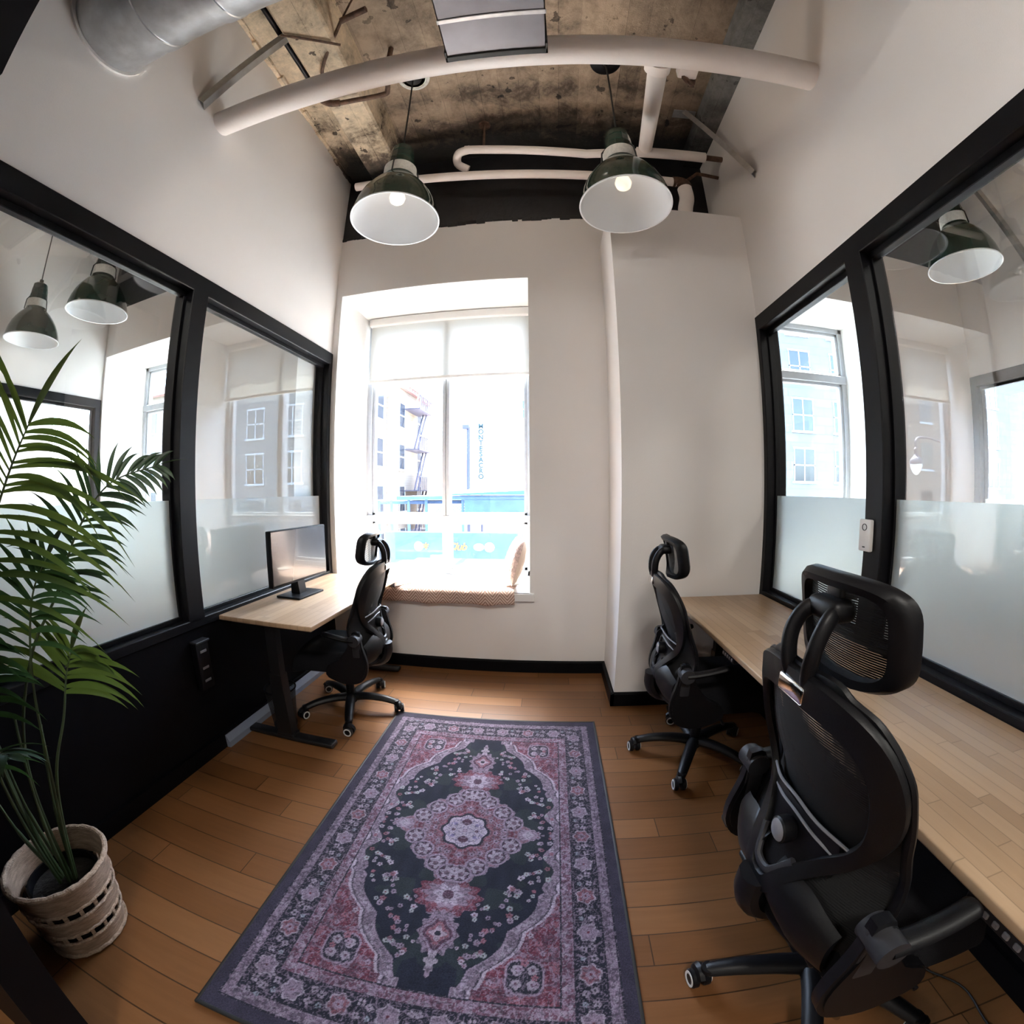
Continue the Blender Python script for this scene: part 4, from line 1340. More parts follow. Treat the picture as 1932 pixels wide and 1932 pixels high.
g.rbox(-hw - 0.006, hw + 0.006, 1.155, 1.18, -0.008, 0.002, 0.002, 1); g.rbox(-hw - 0.006, -hw + 0.004, 1.13, 1.18, -0.008, 0.33, 0.002, 1); g.rbox(hw - 0.004, hw + 0.006, 1.13, 1.18, -0.008, 0.33, 0.002, 1); g.rbox(-hw - 0.006, hw + 0.006, 1.155, 1.18, 0.322, 0.332, 0.002, 1)
g.build('duct_gasket', CORD, t)
g = G(); g.rbox(0.04, 0.14, 1.02, 1.22, ZS - 0.10, ZS, 0.005, 1); tag(g.build('junction_box', GALV), 'small grey steel junction box beside the box duct', 'box')

# beam along the left side of the slab, ragged plaster edge
g = G()
g.prism([(-1.47, ZS + 0.02), (-1.455, 4.14), (-1.44, 4.12), (-1.20, 4.12), (-1.185, 4.14), (-1.175, ZS + 0.02)], YN, YB, 'y')
g.box(XL, -1.46, YN, YB, 4.32, ZS + 0.01)
struct(g.build('trim_5', CONCB))
random.seed(11)
g = G()
y = 0.6
while y < YB:
    d = random.uniform(0.06, 0.14)
    g.rbox(XL - 0.01, XL + random.uniform(0.012, 0.05), y, y + d + 0.01, 4.32 - random.uniform(0.005, 0.03), 4.34, 0.004, 1)
    y += d
struct(g.build('trim_6', CONCB))
struct(G().box(XR - 0.16, XR, YN, YB, 4.27, ZS).build('trim_7', CONCD))

def strut(label, a, b, plate_dx):
    t = thing('steel_strut', label, 'bracket')
    a = Vector(a); b = Vector(b); d = (b - a).normalized(); L_ = (b - a).length
    q = d.to_track_quat('Z', 'Y').to_matrix().to_4x4()
    M = Matrix.Translation(a) @ q
    g = G()
    g.box(-0.028, 0.028, -0.002, 0.002, 0, L_, M); g.box(-0.028, -0.024, 0, 0.036, 0, L_, M); g.box(0.024, 0.028, 0, 0.036, 0, L_, M)
    g.build('channel', GALV, t)
    g = G(); g.rbox(b.x - 0.09, b.x + 0.09, b.y - 0.04, b.y + 0.04, ZS - 0.008, ZS - 0.001, 0.002, 1)
    for s in (-0.05, 0.05): g.lathe([(0, -0.02), (0.010, -0.02), (0.010, -0.008), (0, -0.008)], c=(b.x + s, b.y, ZS), n=6)
    g.build('plate', GALV, t)
    return t


strut('galvanised diagonal strut from the left wall up to the slab', (XL + 0.02, 1.20, 3.50), (-1.42, 1.44, ZS), 0)
strut('galvanised diagonal strut from the right wall up to the slab', (XR - 0.02, 2.12, 3.47), (1.14, 2.46, ZS), 0)
strut('galvanised diagonal strut behind the glass of the right neighbouring office', (RX - 0.07, 2.0, 3.0), (3.70, 2.3, ZS), 0)

g = G(); g.tube([(-1.525, 1.05, 4.22), (-1.515, 1.85, 4.22)], 0.017, 10); tag(g.build('conduit', BLACKM, smooth=40), 'straight black conduit under the left beam', 'conduit')
g = G(); g.tube(bez([(-1.37, 1.78, 4.09), (-1.33, 1.60, 4.09), (-1.12, 1.38, 4.2)], 5), 0.011, 8); g.tube([(-1.12, 1.38, 4.2), (-0.95, 1.35, 4.2)], 0.019, 10); g.tube([(-1.12, 1.38, 4.2), (-0.9, 1.2, ZS)], 0.006, 6)
tag(g.build('conduit', RUST, smooth=40), 'bent rusty brown conduit near the box duct', 'conduit')
g = G(); g.tube(bez([(-1.45, 1.80, 4.08), (-1.40, 1.85, 4.07), (-1.33, 1.87, 4.07)], 4), 0.024, 10); g.tube(bez([(-1.37, 1.87, 4.07), (-1.04, 1.89, 4.07), (-0.98, 1.86, 4.08), (-0.96, 1.76, 4.10)], 6), 0.018, 10); g.tube([(-0.96, 1.76, 4.10), (-0.96, 1.76, ZS)], 0.018, 10)
tag(g.build('conduit', RUST, smooth=40), 'dark brown pipe with an elbow left of the left lamp', 'conduit')
g = G(); g.tube([(-1.46, 1.30, 4.105), (-1.15, 1.48, 4.105)], 0.008, 6); tag(g.build('rod', RUST), 'thin rusty rod crossing the left beam', 'rod')

# bare bulb fitting under the slab, just beyond the box duct
t = thing('ceiling_bulb', 'round glowing bulb fitting under the slab just beyond the box duct', 'light', (-0.13, 1.60, 3.925))
g = G(); g.lathe([(0, 0.035), (0.03, 0.03), (0.055, 0.0), (0.064, -0.04), (0.055, -0.08), (0.03, -0.102), (0, -0.108)], n=28); g.build('globe', mat('lit_globe', (0.95, 0.93, 0.88), 0.3, emit=((1.0, 0.88, 0.76), 22.0)), t, smooth=True)
g = G(); g.lathe([(0, 0.10), (0.028, 0.10), (0.034, 0.03), (0, 0.03)], n=20); g.tube([(0, 0, 0.10), (0, 0, ZS - 3.925)], 0.010, 8); g.build('socket', CLAMP, t, smooth=40)

# ------------------------------------------------------------------ window seat
random.seed(5)
nxx, nyy = 60, 30
g = G(); vs = []; fs = []
tx0, tx1 = -1.45, -0.255
prof = [(3.42, 0.652), (3.2, 0.655), (3.0, 0.655), (2.93, 0.657), (2.897, 0.648), (2.891, 0.61), (2.889, 0.555)]
dist = [0]
for (p, q) in zip(prof, prof[1:]): dist.append(dist[-1] + math.hypot(q[0] - p[0], q[1] - p[1]))
for i in range(nxx + 1):
    u = i / nxx
    for j in range(nyy + 1):
        s = dist[-1] * j / nyy
        for k in range(len(prof) - 1):
            if s <= dist[k + 1] + 1e-9: break
        f = (s - dist[k]) / (dist[k + 1] - dist[k])
        y = prof[k][0] + (prof[k + 1][0] - prof[k][0]) * f; z = prof[k][1] + (prof[k + 1][1] - prof[k][1]) * f
        wv = 0.004 * math.sin(u * 17) + 0.003 * math.sin(u * 31 + 1)
        if z < 0.65: y -= abs(wv) * 1.5; z -= wv * (1 if j == nyy else 0.3)
        else: z += abs(wv) * 0.6
        vs.append((tx0 + (tx1 - tx0) * u + 0.006 * math.sin(j * 0.5), y, z + 0.004))
for i in range(nxx):
    for j in range(nyy):
        a = i * (nyy + 1) + j
        fs.append((a, a + nyy + 1, a + nyy + 2, a + 1))
g.add(vs, fs)
th = g.build('throw_blanket', THROW, smooth=True)
uv = th.data.uv_layers.new(name='UVMap')
for lp in th.data.loops:
    v = th.data.vertices[lp.vertex_index].co
    i, j = divmod(lp.vertex_index, nyy + 1)
    uv.data[lp.index].uv = (i / nxx, j / nyy * 0.55)
md = th.modifiers.new('thick', 'SOLIDIFY'); md.thickness = 0.006; md.offset = 1
tag(th, 'brown and cream herringbone throw draped over the window sill', 'throw')


def pillow(label, loc, rot, w_, h_, d_, m2):
    t = thing('throw_pillow', label, 'pillow', loc); t.rotation_euler = rot
    for side, mm, nm in ((1, m2, 'tufted_front'), (-1, PILW, 'cotton_back')):
        g = G(); n = 28; vs = []; fs = []
        for i in range(n + 1):
            for j in range(n + 1):
                u = i / n * 2 - 1; v = j / n * 2 - 1
                pin = 1 - 0.07 * (1 - u * u) * 0 - 0.0
                x = w_ / 2 * u * (1 - 0.06 * (1 - v * v)); z = h_ / 2 * v * (1 - 0.06 * (1 - u * u))
                h = d_ / 2 * ((1 - u ** 2) * (1 - v ** 2)) ** 0.42
                h *= 1 + 0.06 * math.sin(u * 7 + v * 3) + (0.05 * math.sin(v * 26 + u * 5) if side > 0 else 0.02 * math.sin(v * 13))
                vs.append((x, -side * h, z + h_ / 2))
        for i in range(n):
            for j in range(n):
                a = i * (n + 1) + j; fs.append((a, a + n + 1, a + n + 2, a + 1))
        g.add(vs, fs); g.build(nm, mm, t, smooth=True, fix=False)
    return t


pillow('cream throw pillow with tufted front leaning in the right corner of the window seat', (-0.318, 3.15, 0.680), (R(-16), 0, R(-78)), 0.38, 0.36, 0.14, PILF)
g = G(); g.rbox(-0.09, 0.09, -0.12, 0.12, 0, 0.010, 0.002, 1)
o = g.build('book', PAPER); o.location = (-0.37, 3.12, 0.6700); o.rotation_euler = (0, 0, R(35))
tag(o, 'thin white booklet lying under the pillow on the window seat', 'book')
t = thing('book', 'small thick book lying on the throw beside the left chair', 'book', (-1.19, 3.00, 0.671), R(-30))
G().rbox(-0.07, 0.07, -0.10, 0.10, 0, 0.030, 0.003, 1).build('pages', PAPER, t)
G().rbox(-0.072, 0.072, -0.102, 0.102, 0.029, 0.033, 0.001, 1).build('cover', BOOKC, t)
G().rbox(-0.072, 0.072, -0.104, -0.100, -0.0, 0.033, 0.001, 1).build('spine', BOOKD, t)

# ------------------------------------------------------------------ small things
t = thing('remote_control', 'white wall remote on the black mullion of the right glass wall', 'remote', (XR - 0.0125, 1.482, 1.225))
G().rbox(-0.022, 0.0, -0.036, 0.036, -0.068, 0.068, 0.006, 2).build('body', WHITE, t, smooth=30)
g = G(); g.lathe([(0.012, 0), (0.012, 0.002), (0.015, 0.002), (0.015, 0)], n=20, M=Matrix.Translation((-0.022, 0, 0.035)) @ Matrix.Rotation(-PI / 2, 4, 'Y')); g.build('dial', PLAST2, t)
g = G(); g.rbox(-0.0235, -0.022, -0.008, 0.008, -0.052, -0.047, 0.0005, 1); g.build('logo', PLAST2, t)

t = thing('power_tower', 'black wall mounted power outlet tower on the left black wainscot', 'outlet', (XL + 0.001, 1.475, 0.0))
G().rbox(0, 0.045, -0.045, 0.045, 0.40, 0.66, 0.008, 2).build('body', PLAST, t, smooth=30)
for z in (0.61, 0.52, 0.45):
    g = G(); g.rbox(0.0445, 0.048, -0.022, 0.022, z - 0.007, z + 0.007, 0.002, 1); g.build('slot', SILVER, t)
g = G(); g.rbox(0.002, 0.055, -0.048, 0.048, 0.655, 0.668, 0.003, 1); g.build('cap', PLAST2, t)

g = G(); g.prism([(XL + 0.018, 0.0), (XL + 0.045, 0.0), (XL + 0.045, 0.035), (XL + 0.024, 0.075), (XL + 0.018, 0.075)], 1.53, 2.90, 'y')
tag(g.build('cable_raceway', RACE), 'long grey cable raceway along the floor under the left desk', 'raceway')

# mesh waste bin
t = thing('waste_bin', 'black wire mesh waste bin beside the front leg of the monitor desk', 'bin', (-1.56, 1.86, 0))
mb_ = mesh_mat('bin_mesh', (0.014, 0.014, 0.016), 40, 0.35)
g = G(); g.lathe([(0.070, 0.01), (0.095, 0.26)], n=32); g.build('bin_wall', mb_, t, smooth=True, fix=False)
g = G(); g.tube([(0.095 * math.cos(a), 0.095 * math.sin(a), 0.26) for a in [2 * PI * k / 32 for k in range(32)]], 0.006, 8, closed=True, up=(0, 0, 1)); g.build('rim', BLACKM, t, smooth=True)
g = G(); g.lathe([(0, 0.0), (0.071, 0.0), (0.073, 0.02), (0, 0.02)], n=32); g.build('bin_base', BLACKM, t, smooth=40)

# loose cables under the right desks
g = G(); g.tube(bez([(1.02, 1.28, 0.69), (0.98, 1.25, 0.62), (0.92, 1.24, 0.58), (0.86, 1.25, 0.62), (0.86, 1.30, 0.69)], 8), 0.003, 6)
tag(g.build('cable', CORD, smooth=True), 'thin cable looping below the gap between the two right desks', 'cable')
g = G(); g.tube(bez([(1.12, 0.75, 0.005), (1.20, 0.66, 0.005), (1.18, 0.55, 0.005), (1.26, 0.45, 0.005), (1.25, 0.33, 0.005), (1.33, 0.22, 0.005)], 8), 0.0035, 6)
tag(g.build('cable', CORD, smooth=True), 'thin black cable lying on the floor under the near right desk', 'cable')

# ------------------------------------------------------------------ wicker basket
t = thing('wicker_basket', 'round natural wicker planter basket with two rows of square openings', 'basket', (-1.445, 0.405, 0))
g = G()
n = 72
def br(z): return 0.118 + 0.040 * min(1, z / 0.33)
zz = [0.0, 0.042, 0.078, 0.116, 0.144, 0.180, 0.218, 0.268, 0.308]
vs = []; fs = []
for off in (0, 0.007):
    for z in zz:
        for j in range(n):
            a = 2 * PI * j / n
            r = br(z) - off + 0.0016 * math.sin(j * PI)
            vs.append((r * math.cos(a), r * math.sin(a), z))
NN = len(zz) * n
def hole(i, j): return i in (2, 4) and (j % 4) != 0
HOLE = lambda i, j: (i in (2, 5)) and (j % 4) in (1, 2, 3)
for i in range(len(zz) - 1):
    for j in range(n):
        j2 = (j + 1) % n
        if HOLE(i, j): continue
        A = (i * n + j, i * n + j2, (i + 1) * n + j2, (i + 1) * n + j)
        fs.append(A); fs.append(tuple(NN + q for q in reversed(A)))
        for (di, dj, e0, e1) in ((1, 0, 3, 2), (-1, 0, 1, 0), (0, 1, 2, 1), (0, -1, 0, 3)):
            ii, jj = i + di, (j + dj) % n
            if ii < 0 or ii >= len(zz) - 1 or HOLE(ii, jj):
                fs.append((A[e0], A[e1], NN + A[e1], NN + A[e0]))
g.add(vs, fs)
g.build('basket_wall', WICK, t, smooth=30)
for z, rr in ((0.012, 0.007), (0.078, 0.005), (0.116, 0.005), (0.180, 0.005), (0.218, 0.005), (0.308, 0.009)):
    g = G(); k = 60
    g.tube([((br(z) + 0.002) * math.cos(2 * PI * q / k), (br(z) + 0.002) * math.sin(2 * PI * q / k), z + 0.0018 * math.sin(q * 2.1)) for q in range(k)], rr, 8, closed=True, up=(0, 0, 1)); g.build('woven_band', WICK2, t, smooth=True)
g = G(); g.lathe([(0, 0.004), (0.114, 0.004), (0.116, 0.012), (0, 0.012)], n=32); g.build('basket_floor', WICK, t)

# ------------------------------------------------------------------ palm
PT = Vector((-1.445, 0.405, 0))
palm = thing('potted_palm', 'tall green areca palm rising from the wicker basket at the left', 'plant', PT)
g = G(); g.lathe([(0, 0.013), (0.088, 0.013), (0.110, 0.24), (0.113, 0.25), (0.106, 0.25), (0.104, 0.22)], n=32); g.build('inner_pot', PLAST, palm, smooth=40)
g = G(); g.lathe([(0, 0.222), (0.05, 0.228), (0.104, 0.220)], n=32); g.build('soil', SOIL, palm, smooth=40)


def leaflet(g, base, d, nrm, L_, wid, droop, k=9):
    """folded blade starting at base along d, bending towards -z"""
    d = Vector(d).normalized()
    p = Vector(base); vs = []; fs = []
    for i in range(k + 1):
        u = i / k
        w_ = wid * (math.sin(PI * min(1, u * 0.93 + 0.07)) ** 0.65) * (1 - u ** 4)
        side = d.cross(Vector(nrm)).normalized()
        up = side.cross(d).normalized()
        vs += [p - side * w_ + up * w_ * 0.25, p.copy(), p + side * w_ + up * w_ * 0.25]
        p = p + d * (L_ / k)
        d = (d + Vector((0, 0, -1)) * (droop * (0.4 + u) / k)).normalized()
    for i in range(k):
        a = 3 * i
        fs.append((a, a + 1, a + 4, a + 3)); fs.append((a + 1, a + 2, a + 5, a + 4))
    g.add(vs, fs)


def frond(pts, n, L0, wid, droop, m, seed, start=0.25, fwd=0.75, spread=1.0, taper=0.45, face=None, tip=True, only=None, r0=0.007, lat=None):
    rnd = random.Random(seed)
    P = bez([Vector(p) - PT for p in pts], 12)
    k = len(P)
    g = G(); g.tube(P, [max(0.0018, r0 * (1 - i / k * 0.75)) for i in range(k)], 8)
    st = g.build('stem', STEM, palm, smooth=True)
    g = G()
    lat0 = Vector(lat) if lat is not None else None
    for q in range(n):
        u = start + (1 - start) * q / (n - 1)
        i = min(k - 2, int(u * (k - 1)))
        T = (P[i + 1] - P[i]).normalized()
        S = lat0 if lat0 is not None else T.cross(Vector(face or (0.9, -0.4, 0.3)))
        S = (S - T * S.dot(T)).normalized()
        Nn = S.cross(T)
        for s in (-1, 1):
            if only and s != only: continue
            v = (u - start) / (1 - start)
            LL = L0 * (0.55 + 0.45 * math.sin(PI * (0.15 + v * 0.75))) * (1 - taper * v) * rnd.uniform(0.88, 1.1)
            dd = T * (fwd * (0.6 + 0.7 * v)) + S * s * spread * rnd.uniform(0.85, 1.1) + Nn * rnd.uniform(-0.05, 0.25)
            leaflet(g, P[i] + T * rnd.uniform(-0.006, 0.006), dd, Nn, LL, wid * rnd.uniform(0.85, 1.15), droop * rnd.uniform(0.7, 1.3))
    if tip:
        T = (P[-1] - P[-3]).normalized()
        leaflet(g, P[-1], T, T.cross(Vector((0, 1, 0.2))), L0 * 0.45, wid * 1.2, droop * 0.4)
    g.build('frond', m, st, smooth=True, fix=False)


frond([(-1.47, 0.40, 0.22), (-1.44, 0.37, 0.64), (-1.40, 0.36, 0.94), (-1.33, 0.40, 1.24), (-1.27, 0.44, 1.40), (-1.22, 0.46, 1.50), (-1.17, 0.475, 1.58)], 17, 0.54, 0.0082, 1.55, LEAF, 1, start=0.46, fwd=0.60, face=(0.45, -0.85, 0.1), taper=0.35)
frond([(-1.43, 0.42, 0.22), (-1.38, 0.42, 0.69), (-1.33, 0.49, 0.98), (-1.27, 0.57, 1.15), (-1.22, 0.63, 1.32), (-1.16, 0.70, 1.44), (-1.06, 0.80, 1.49)], 24, 0.20, 0.0075, 1.5, LEAFD, 2, start=0.50, fwd=0.9, face=(0.9, -0.3, 0.5), r0=0.006)
frond([(-1.42, 0.43, 0.22), (-1.35, 0.47, 0.60), (-1.30, 0.53, 0.80), (-1.28, 0.56, 0.92), (-1.25, 0.58, 1.00)], 9, 0.31, 0.0105, 1.7, LEAF, 3, start=0.66, fwd=0.75, face=(0.5, -0.8, 0.2), r0=0.006)
frond([(-1.47, 0.41, 0.22), (-1.45, 0.38, 0.55), (-1.42, 0.37, 0.80), (-1.38, 0.37, 0.98), (-1.32, 0.39, 1.10)], 11, 0.27, 0.010, 1.6, LEAFD, 4, start=0.58, fwd=0.8, face=(0.5, -0.8, 0.2))
frond([(-1.45, 0.39, 0.22), (-1.42, 0.36, 0.50), (-1.38, 0.34, 0.68), (-1.32, 0.33, 0.78), (-1.24, 0.34, 0.80)], 8, 0.20, 0.010, 1.4, LEAFD, 5, start=0.6, fwd=1.1, face=(0.4, 0.2, 1), r0=0.006)
frond([(-1.41, 0.42, 0.22), (-1.35, 0.46, 0.62), (-1.29, 0.47, 0.95), (-1.24, 0.49, 1.16), (-1.19, 0.52, 1.26)], 13, 0.25, 0.0085, 1.4, LEAFD, 6, start=0.6, fwd=0.8, face=(0.5, -0.8, 0.2), r0=0.006)
for (dx, dy, tx, ty, tz) in ((0.0, 0.02, -0.02, -0.04, 0.75), (-0.02, 0.0, -0.05, -0.08, 0.65), (0.03, 0.0, 0.10, 0.0, 0.85), (0.01, 0.03, 0.07, 0.05, 0.78)):
    g = G(); p0 = Vector((dx, dy, 0.22)); p1 = Vector((dx + tx, dy + ty, tz))
    g.tube(bez([p0, (p0 + p1) / 2 + Vector((0.01, -0.01, 0)), p1], 8), [0.006] * 9 + [0.004] * 8, 8); g.build('stem', STEM, palm, smooth=True)

# ------------------------------------------------------------------ added corridor lights, out of view

# unseen fill lamps added behind the camera to brighten the rooms
def corridor_fill(x, y, power, lab):
    t = thing('fill_light', 'unseen square white fill light added ' + lab, 'light', (x, y, 3.5), 0, 'added corridor fill lights')
    G().rbox(-0.32, 0.32, -0.32, 0.32, 0.0, 0.06, 0.01, 2).build('housing', WHITE, t)
    g = G(); g.tube([(0, 0, 0.06), (0, 0, ZS - 3.5)], 0.01, 8); g.build('rod', CORD, t)
    ld = bpy.data.lights.new('corridor_fill_lamp', 'AREA'); ld.shape = 'SQUARE'; ld.size = 0.58; ld.energy = power; ld.color = (1.0, 0.95, 0.88)
    lo = bpy.data.objects.new('corridor_fill_lamp', ld); COL.objects.link(lo); lo.location = (0, 0, -0.01); lo.parent = t


corridor_fill(0.2, -1.3, 36, 'straight behind the room')
corridor_fill(-3.5, -1.3, 36, 'behind the left neighbouring office')
corridor_fill(2.9, -1.3, 36, 'behind the right neighbouring office')

# ------------------------------------------------------------------ outside (street level about 4.3 m below the office floor)
GZ = -4.3
ASPH = mat('asphalt', (0.16, 0.16, 0.165), 0.9, var=0.15, scale=3, bump=0.2)
STONE = brick_mat('pale_stone', (0.155, 0.160, 0.160), (0.135, 0.138, 0.14), (0.085, 0.09, 0.095), 1.3, 0.55)
BRK = brick_mat('tan_brick', (0.19, 0.145, 0.11), (0.165, 0.12, 0.09), (0.2, 0.17, 0.14), 0.42, 0.16)
BRK2 = brick_mat('orange_brick', (0.30, 0.19, 0.12), (0.27, 0.165, 0.10), (0.3, 0.25, 0.21), 0.42, 0.16)
PINK = mat('pink_render', (0.34, 0.19, 0.17), 0.9, var=0.08, scale=1)
STUC = mat('white_stucco', (0.62, 0.62, 0.62), 0.9, var=0.05, scale=2)
BLUE = mat('blue_steel', (0.045, 0.085, 0.18), 0.5, var=0.2, scale=3)
BLUE2 = mat('sky_blue_canvas', (0.04, 0.13, 0.20), 0.8, var=0.15, scale=3)
GOLD = mat('gold_paint', (0.26, 0.155, 0.03), 0.5)
DISC = mat('white_disc', (0.85, 0.85, 0.82), 0.6)
DWIN = mat('dark_window_glass', (0.02, 0.026, 0.038), 0.08, spec=0.5)
FIRE = mat('fire_escape_iron', (0.05, 0.045, 0.07), 0.6)
TEAL = mat('teal_paint', (0.004, 0.022, 0.028), 0.5)
struct(G().box(-60, 60, YW + 0.3, 90, GZ - 0.2, GZ).build('ground_street', ASPH))
o = bpy.data.objects['ground_street']; o['label'] = 'asphalt street outside'


def facade_building(label, x0, x1, y0, y1, top, m, axis, cols_, rows, z0, pitch, ww, wh, c0, cp, frame=WINFR, cornice=None, cat='building'):
    """axis 'y': windows on the face at y0 looking to the street; axis 'x': windows on the face at x1"""
    t = thing('street_building', label, cat, (0, 0, 0))
    g = G(); g.box(x0, x1, y0, y1, GZ, top)
    g.build('walls', m, t)
    if cornice:
        g = G(); g.box(x0 - 0.4, x1 + 0.4, y0 - 0.4, y1 + 0.4, top - 0.5, top)
        for k in range(40):
            yy = y0 + (y1 - y0) * k / 39
            g.box(x1, x1 + 0.3, yy - 0.08, yy + 0.08, top - 0.75, top - 0.5)
        g.build('cornice', cornice, t)
    for r in range(rows):
        for c in range(cols_):
            z = z0 + pitch * r; q = c0 + cp * c
            if axis == 'y':
                f = G(); f.box(q - ww / 2 - 0.1, q + ww / 2 + 0.1, y0 - 0.10, y0 + 0.02, z - 0.14, z); f.box(q - ww / 2 - 0.05, q + ww / 2 + 0.05, y0 - 0.05, y0 + 0.02, z + wh, z + wh + 0.12)
                f.box(q - ww / 2, q + ww / 2, y0 - 0.03, y0 + 0.02, z + wh / 2 - 0.04, z + wh / 2 + 0.04); f.box(q - 0.04, q + 0.04, y0 - 0.03, y0 + 0.02, z, z + wh)
                f.box(q - ww / 2, q - ww / 2 + 0.07, y0 - 0.03, y0 + 0.02, z, z + wh); f.box(q + ww / 2 - 0.07, q + ww / 2, y0 - 0.03, y0 + 0.02, z, z + wh)
                fo = f.build('window', frame, t)
                G().box(q - ww / 2, q + ww / 2, y0 - 0.008, y0 + 0.01, z, z + wh).build('pane', DWIN, fo)
            else:
                f = G(); f.box(x1 - 0.02, x1 + 0.10, q - ww / 2 - 0.1, q + ww / 2 + 0.1, z - 0.14, z); f.box(x1 - 0.02, x1 + 0.03, q - ww / 2, q - ww / 2 + 0.07, z - 0.02, z + wh); f.box(x1 - 0.02, x1 + 0.03, q + ww / 2 - 0.07, q + ww / 2, z - 0.02, z + wh)
                f.box(x1 - 0.02, x1 + 0.03, q - ww / 2, q + ww / 2, z + wh / 2 - 0.04, z + wh / 2 + 0.04)
                fo = f.build('window', frame, t)
                G().box(x1 - 0.01, x1 + 0.008, q - ww / 2, q + ww / 2, z, z + wh).build('pane', DWIN, fo)
    return t


# pale stone block to the right (seen through the right glass and mirrored in the left glass)
facade_building('pale stone office block with paired sash windows across the street to the right', 7.0, 40, 22, 34, 14, STONE, 'y', 9, 5, -0.9, 3.0, 1.55, 1.9, 9.2, 3.1, cornice=None)
# tan brick corner building on the left with fire escapes
tb = facade_building('tan brick apartment building with fire escapes at the left of the window view', -34, -9.6, 20, 31, 9.0, BRK, 'x', 3, 4, -2.6, 2.75, 1.1, 1.6, 21.6, 3.6, cornice=PINK)
g = G(); g.box(-9.59, -9.45, 22.6, 24.0, GZ, 7.2); g.build('brick_pier', BRK2, tb)
for r in range(4):
    z = -1.3 + 2.75 * r
    g = G()
    g.box(-9.6, -8.5, 25.6, 28.4, z, z + 0.07)
    for k in range(9): g.box(-8.53, -8.49, 25.6 + 0.35 * k - 0.015, 25.6 + 0.35 * k + 0.015, z, z + 0.95)
    g.box(-8.55, -8.48, 25.6, 28.4, z + 0.93, z + 0.99)
    g.tube([(-9.0, 26.0, z + 0.05), (-9.0, 27.9, z + 2.75)], 0.06, 6); g.tube([(-8.75, 26.0, z + 0.05), (-8.75, 27.9, z + 2.75)], 0.06, 6)
    g.build('fire_escape', FIRE, tb)
for (q, z) in [(-31 + 3.4 * i, 0.1 + 2.9 * j) for i in range(6) for j in range(3)]:
    fo = G().box(q - 0.6, q + 0.6, 19.93, 20.02, z - 0.12, z).build('window', WINFR, tb)
    G().box(q - 0.55, q + 0.55, 19.98, 20.01, z, z + 1.6).build('pane', DWIN, fo)
facade_building('low pink rendered building closing the street in the distance', -12.5, -8.2, 34, 40, 4.6, PINK, 'y', 1, 1, 1.0, 3, 0.9, 1.4, -10.4, 3)
facade_building('distant brick building rising at the upper right of the window view', -5.6, 4.0, 36, 44, 10.8, BRK, 'y', 3, 1, 8.0, 3, 1.0, 1.6, -1.9, 2.2)
facade_building('white stucco restaurant building behind the vertical sign', -7.6, 3.0, 24.5, 30, 2.3, STUC, 'y', 2, 1, -0.4, 3, 1.2, 1.3, -1.6, 2.0)


def text_obj(txt, size, mt, M, ext=0.02, parent=None, name='lettering', shear=0.0):
    cu = bpy.data.curves.new(name, 'FONT'); cu.body = txt; cu.size = size; cu.extrude = ext; cu.align_x = 'CENTER'; cu.align_y = 'CENTER'; cu.shear = shear; cu.offset = 0.012
    o = bpy.data.objects.new('tmp', cu); COL.objects.link(o)
    dg = bpy.context.evaluated_depsgraph_get()
    me = bpy.data.meshes.new_from_object(o.evaluated_get(dg))
    bpy.data.objects.remove(o)
    me.name = name; me.materials.clear(); me.materials.append(mt)
    n = bpy.data.objects.new(name, me); COL.objects.link(n); n.matrix_local = M
    if parent: n.parent = parent
    return n


# vertical sign
t = thing('vertical_sign', 'tall white vertical sign with dark letters and a hooked arrow foot', 'sign', (-3.42, 20.2, 0))
g = G(); g.rbox(-0.24, 0.24, -0.10, 0.10, 1.9, 5.0, 0.03, 2)
g.tube(bez([(0.12, 0, 1.95), (0.08, 0, 1.6), (-0.12, 0, 1.42), (-0.30, 0, 1.5)], 6), 0.13, 10)
g.build('sign_box', DISC, t, smooth=30)
g = G(); g.tube([(0, 0.12, GZ), (0, 0.12, 4.8)], 0.06, 8); g.build('mast', FIRE, t, smooth=40)
g = G()
for x in (-0.25, 0.25): g.tube([(x, -0.11, 1.9), (x, -0.11, 5.0)], 0.015, 6)
g.build('neon_tube', BLUE2, t)
for i, ch in enumerate('MONTESACRO'):
    text_obj(ch, 0.34, TEAL, Matrix.Translation((0, -0.125, 4.70 - 0.285 * i)) @ Matrix.Rotation(PI / 2, 4, 'X'), 0.01, t, 'letter')
# street light pole
g = G(); g.tube([(-4.05, 20.0, GZ), (-4.05, 20.0, 4.7)], 0.09, 10); g.rbox(-4.35, -4.0, 19.85, 20.15, 4.55, 4.8, 0.04, 2)
tag(g.build('street_pole', FIRE, smooth=40), 'slim dark street pole just left of the vertical sign', 'pole')
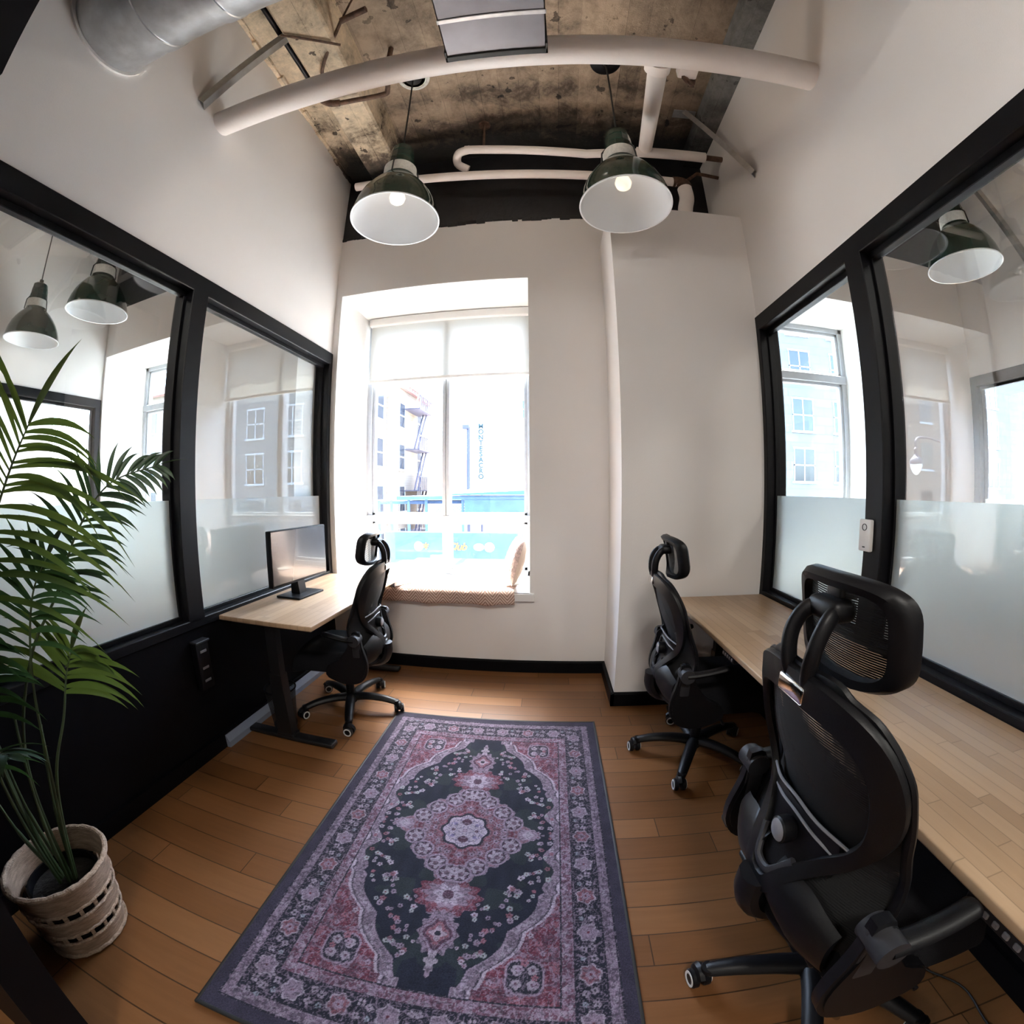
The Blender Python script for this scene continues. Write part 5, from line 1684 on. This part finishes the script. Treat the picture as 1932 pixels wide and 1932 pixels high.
# hanging street lantern seen mirrored in the right glass
t = thing('street_lantern', 'ornate street lantern with a white acorn globe on a curved arm', 'lamp', (-7.3, 9.0, 0))
g = G(); g.lathe([(0, 1.95), (0.06, 1.97), (0.12, 2.05), (0.165, 2.18), (0.17, 2.27)], n=24); g.build('globe', DISC, t, smooth=True)
g = G(); g.lathe([(0.185, 2.25), (0.19, 2.29), (0.16, 2.38), (0.10, 2.45), (0.05, 2.50), (0.045, 2.62), (0.07, 2.66), (0.03, 2.72), (0, 2.74)], n=24); g.build('hood', FIRE, t, smooth=True)
g = G(); g.tube(bez([(0, 0, 2.72), (0.0, 0, 2.88), (-0.15, 0, 2.98), (-0.6, 0, 2.98), (-1.2, 0, 2.90), (-1.5, 0, 2.86)], 6), 0.035, 8); g.build('arm', FIRE, t, smooth=True)
g = G(); g.tube([(-1.5, 0, GZ), (-1.5, 0, 3.2)], 0.09, 12); g.build('pole', FIRE, t, smooth=True)

# restaurant terrace: navy fascia with gold script and white discs, lattice, awning
t = thing('terrace_fascia', 'long blue terrace fascia with white discs and gold script lettering', 'sign', (-4.1, 14.0, 0))
g = G(); g.rbox(-1.95, 3.2, 0, 0.15, -1.30, -0.05, 0.02, 1); g.build('panel', BLUE, t)
for x, w_ in ((-0.62, 0.17), (2.0, 0.18), (1.62, 0.19)):
    g = G(); g.lathe([(0, 0), (0.17, 0), (0.17, 0.02), (0, 0.02)], n=32, M=Matrix.Translation((x, -0.001, -0.58)) @ Matrix.Diagonal((w_ / 0.17, 1, 1 if w_ < 0.185 else 0.75, 1)) @ Matrix.Rotation(PI / 2, 4, 'X')); g.build('disc', DISC, t)
text_obj('Club', 0.36, GOLD, Matrix.Translation((0.82, -0.02, -0.58)) @ Matrix.Rotation(PI / 2, 4, 'X'), 0.01, t, 'lettering', 0.35)
text_obj('*', 0.5, GOLD, Matrix.Translation((-0.33, -0.02, -0.66)) @ Matrix.Rotation(PI / 2, 4, 'X'), 0.01, t, 'ornament')
g = G()
for i in range(24): g.tube([(-1.9 + 0.21 * i, 0.0, -1.32), (-1.80 + 0.21 * i, 0.0, -1.62), (-1.69 + 0.21 * i, 0.0, -1.32)], 0.022, 6)
g.build('scalloped_trim', DISC, t)
t = thing('terrace_roof', 'blue flat terrace roof with posts and lattice in front of the restaurant', 'roof', (-4.4, 17.0, 0))
g = G(); g.box(-2.1, 3.8, -0.6, 1.6, 1.05, 1.22); g.box(-3.3, 0.6, 0.2, 1.8, 0.86, 1.0); g.build('roof_slab', BLUE, t)
g = G(); g.box(0.9, 3.8, -0.6, -0.4, 0.45, 1.06); g.build('front_board', BLUE, t)
for x in (-3.0, -2.4, -1.6, -0.8, 0.0, 0.8):
    g = G(); g.box(x - 0.05, x + 0.05, -0.5, -0.4, -0.9, 1.05); g.build('post', BLUE, t)
g = G()
for i in range(12):
    g.tube([(-0.6 + 0.13 * i, -0.45, 0.30), (-0.05 + 0.13 * i, -0.45, 0.85)], 0.012, 4); g.tube([(-0.05 + 0.13 * i, -0.45, 0.30), (-0.6 + 0.13 * i, -0.45, 0.85)], 0.012, 4)
g.build('lattice', TEAL, t)
g = G(); g.add([(0.4, -0.8, 1.30), (3.9, -0.8, 1.45), (3.9, 1.4, 2.0), (0.4, 1.4, 1.45), (0.4, -0.8, 1.25), (3.9, -0.8, 1.25), (3.9, 1.4, 1.25), (0.4, 1.4, 1.25)], [(0, 1, 2, 3), (4, 7, 6, 5), (0, 4, 5, 1), (1, 5, 6, 2), (2, 6, 7, 3), (3, 7, 4, 0)])
g.build('awning', BLUE2, t)
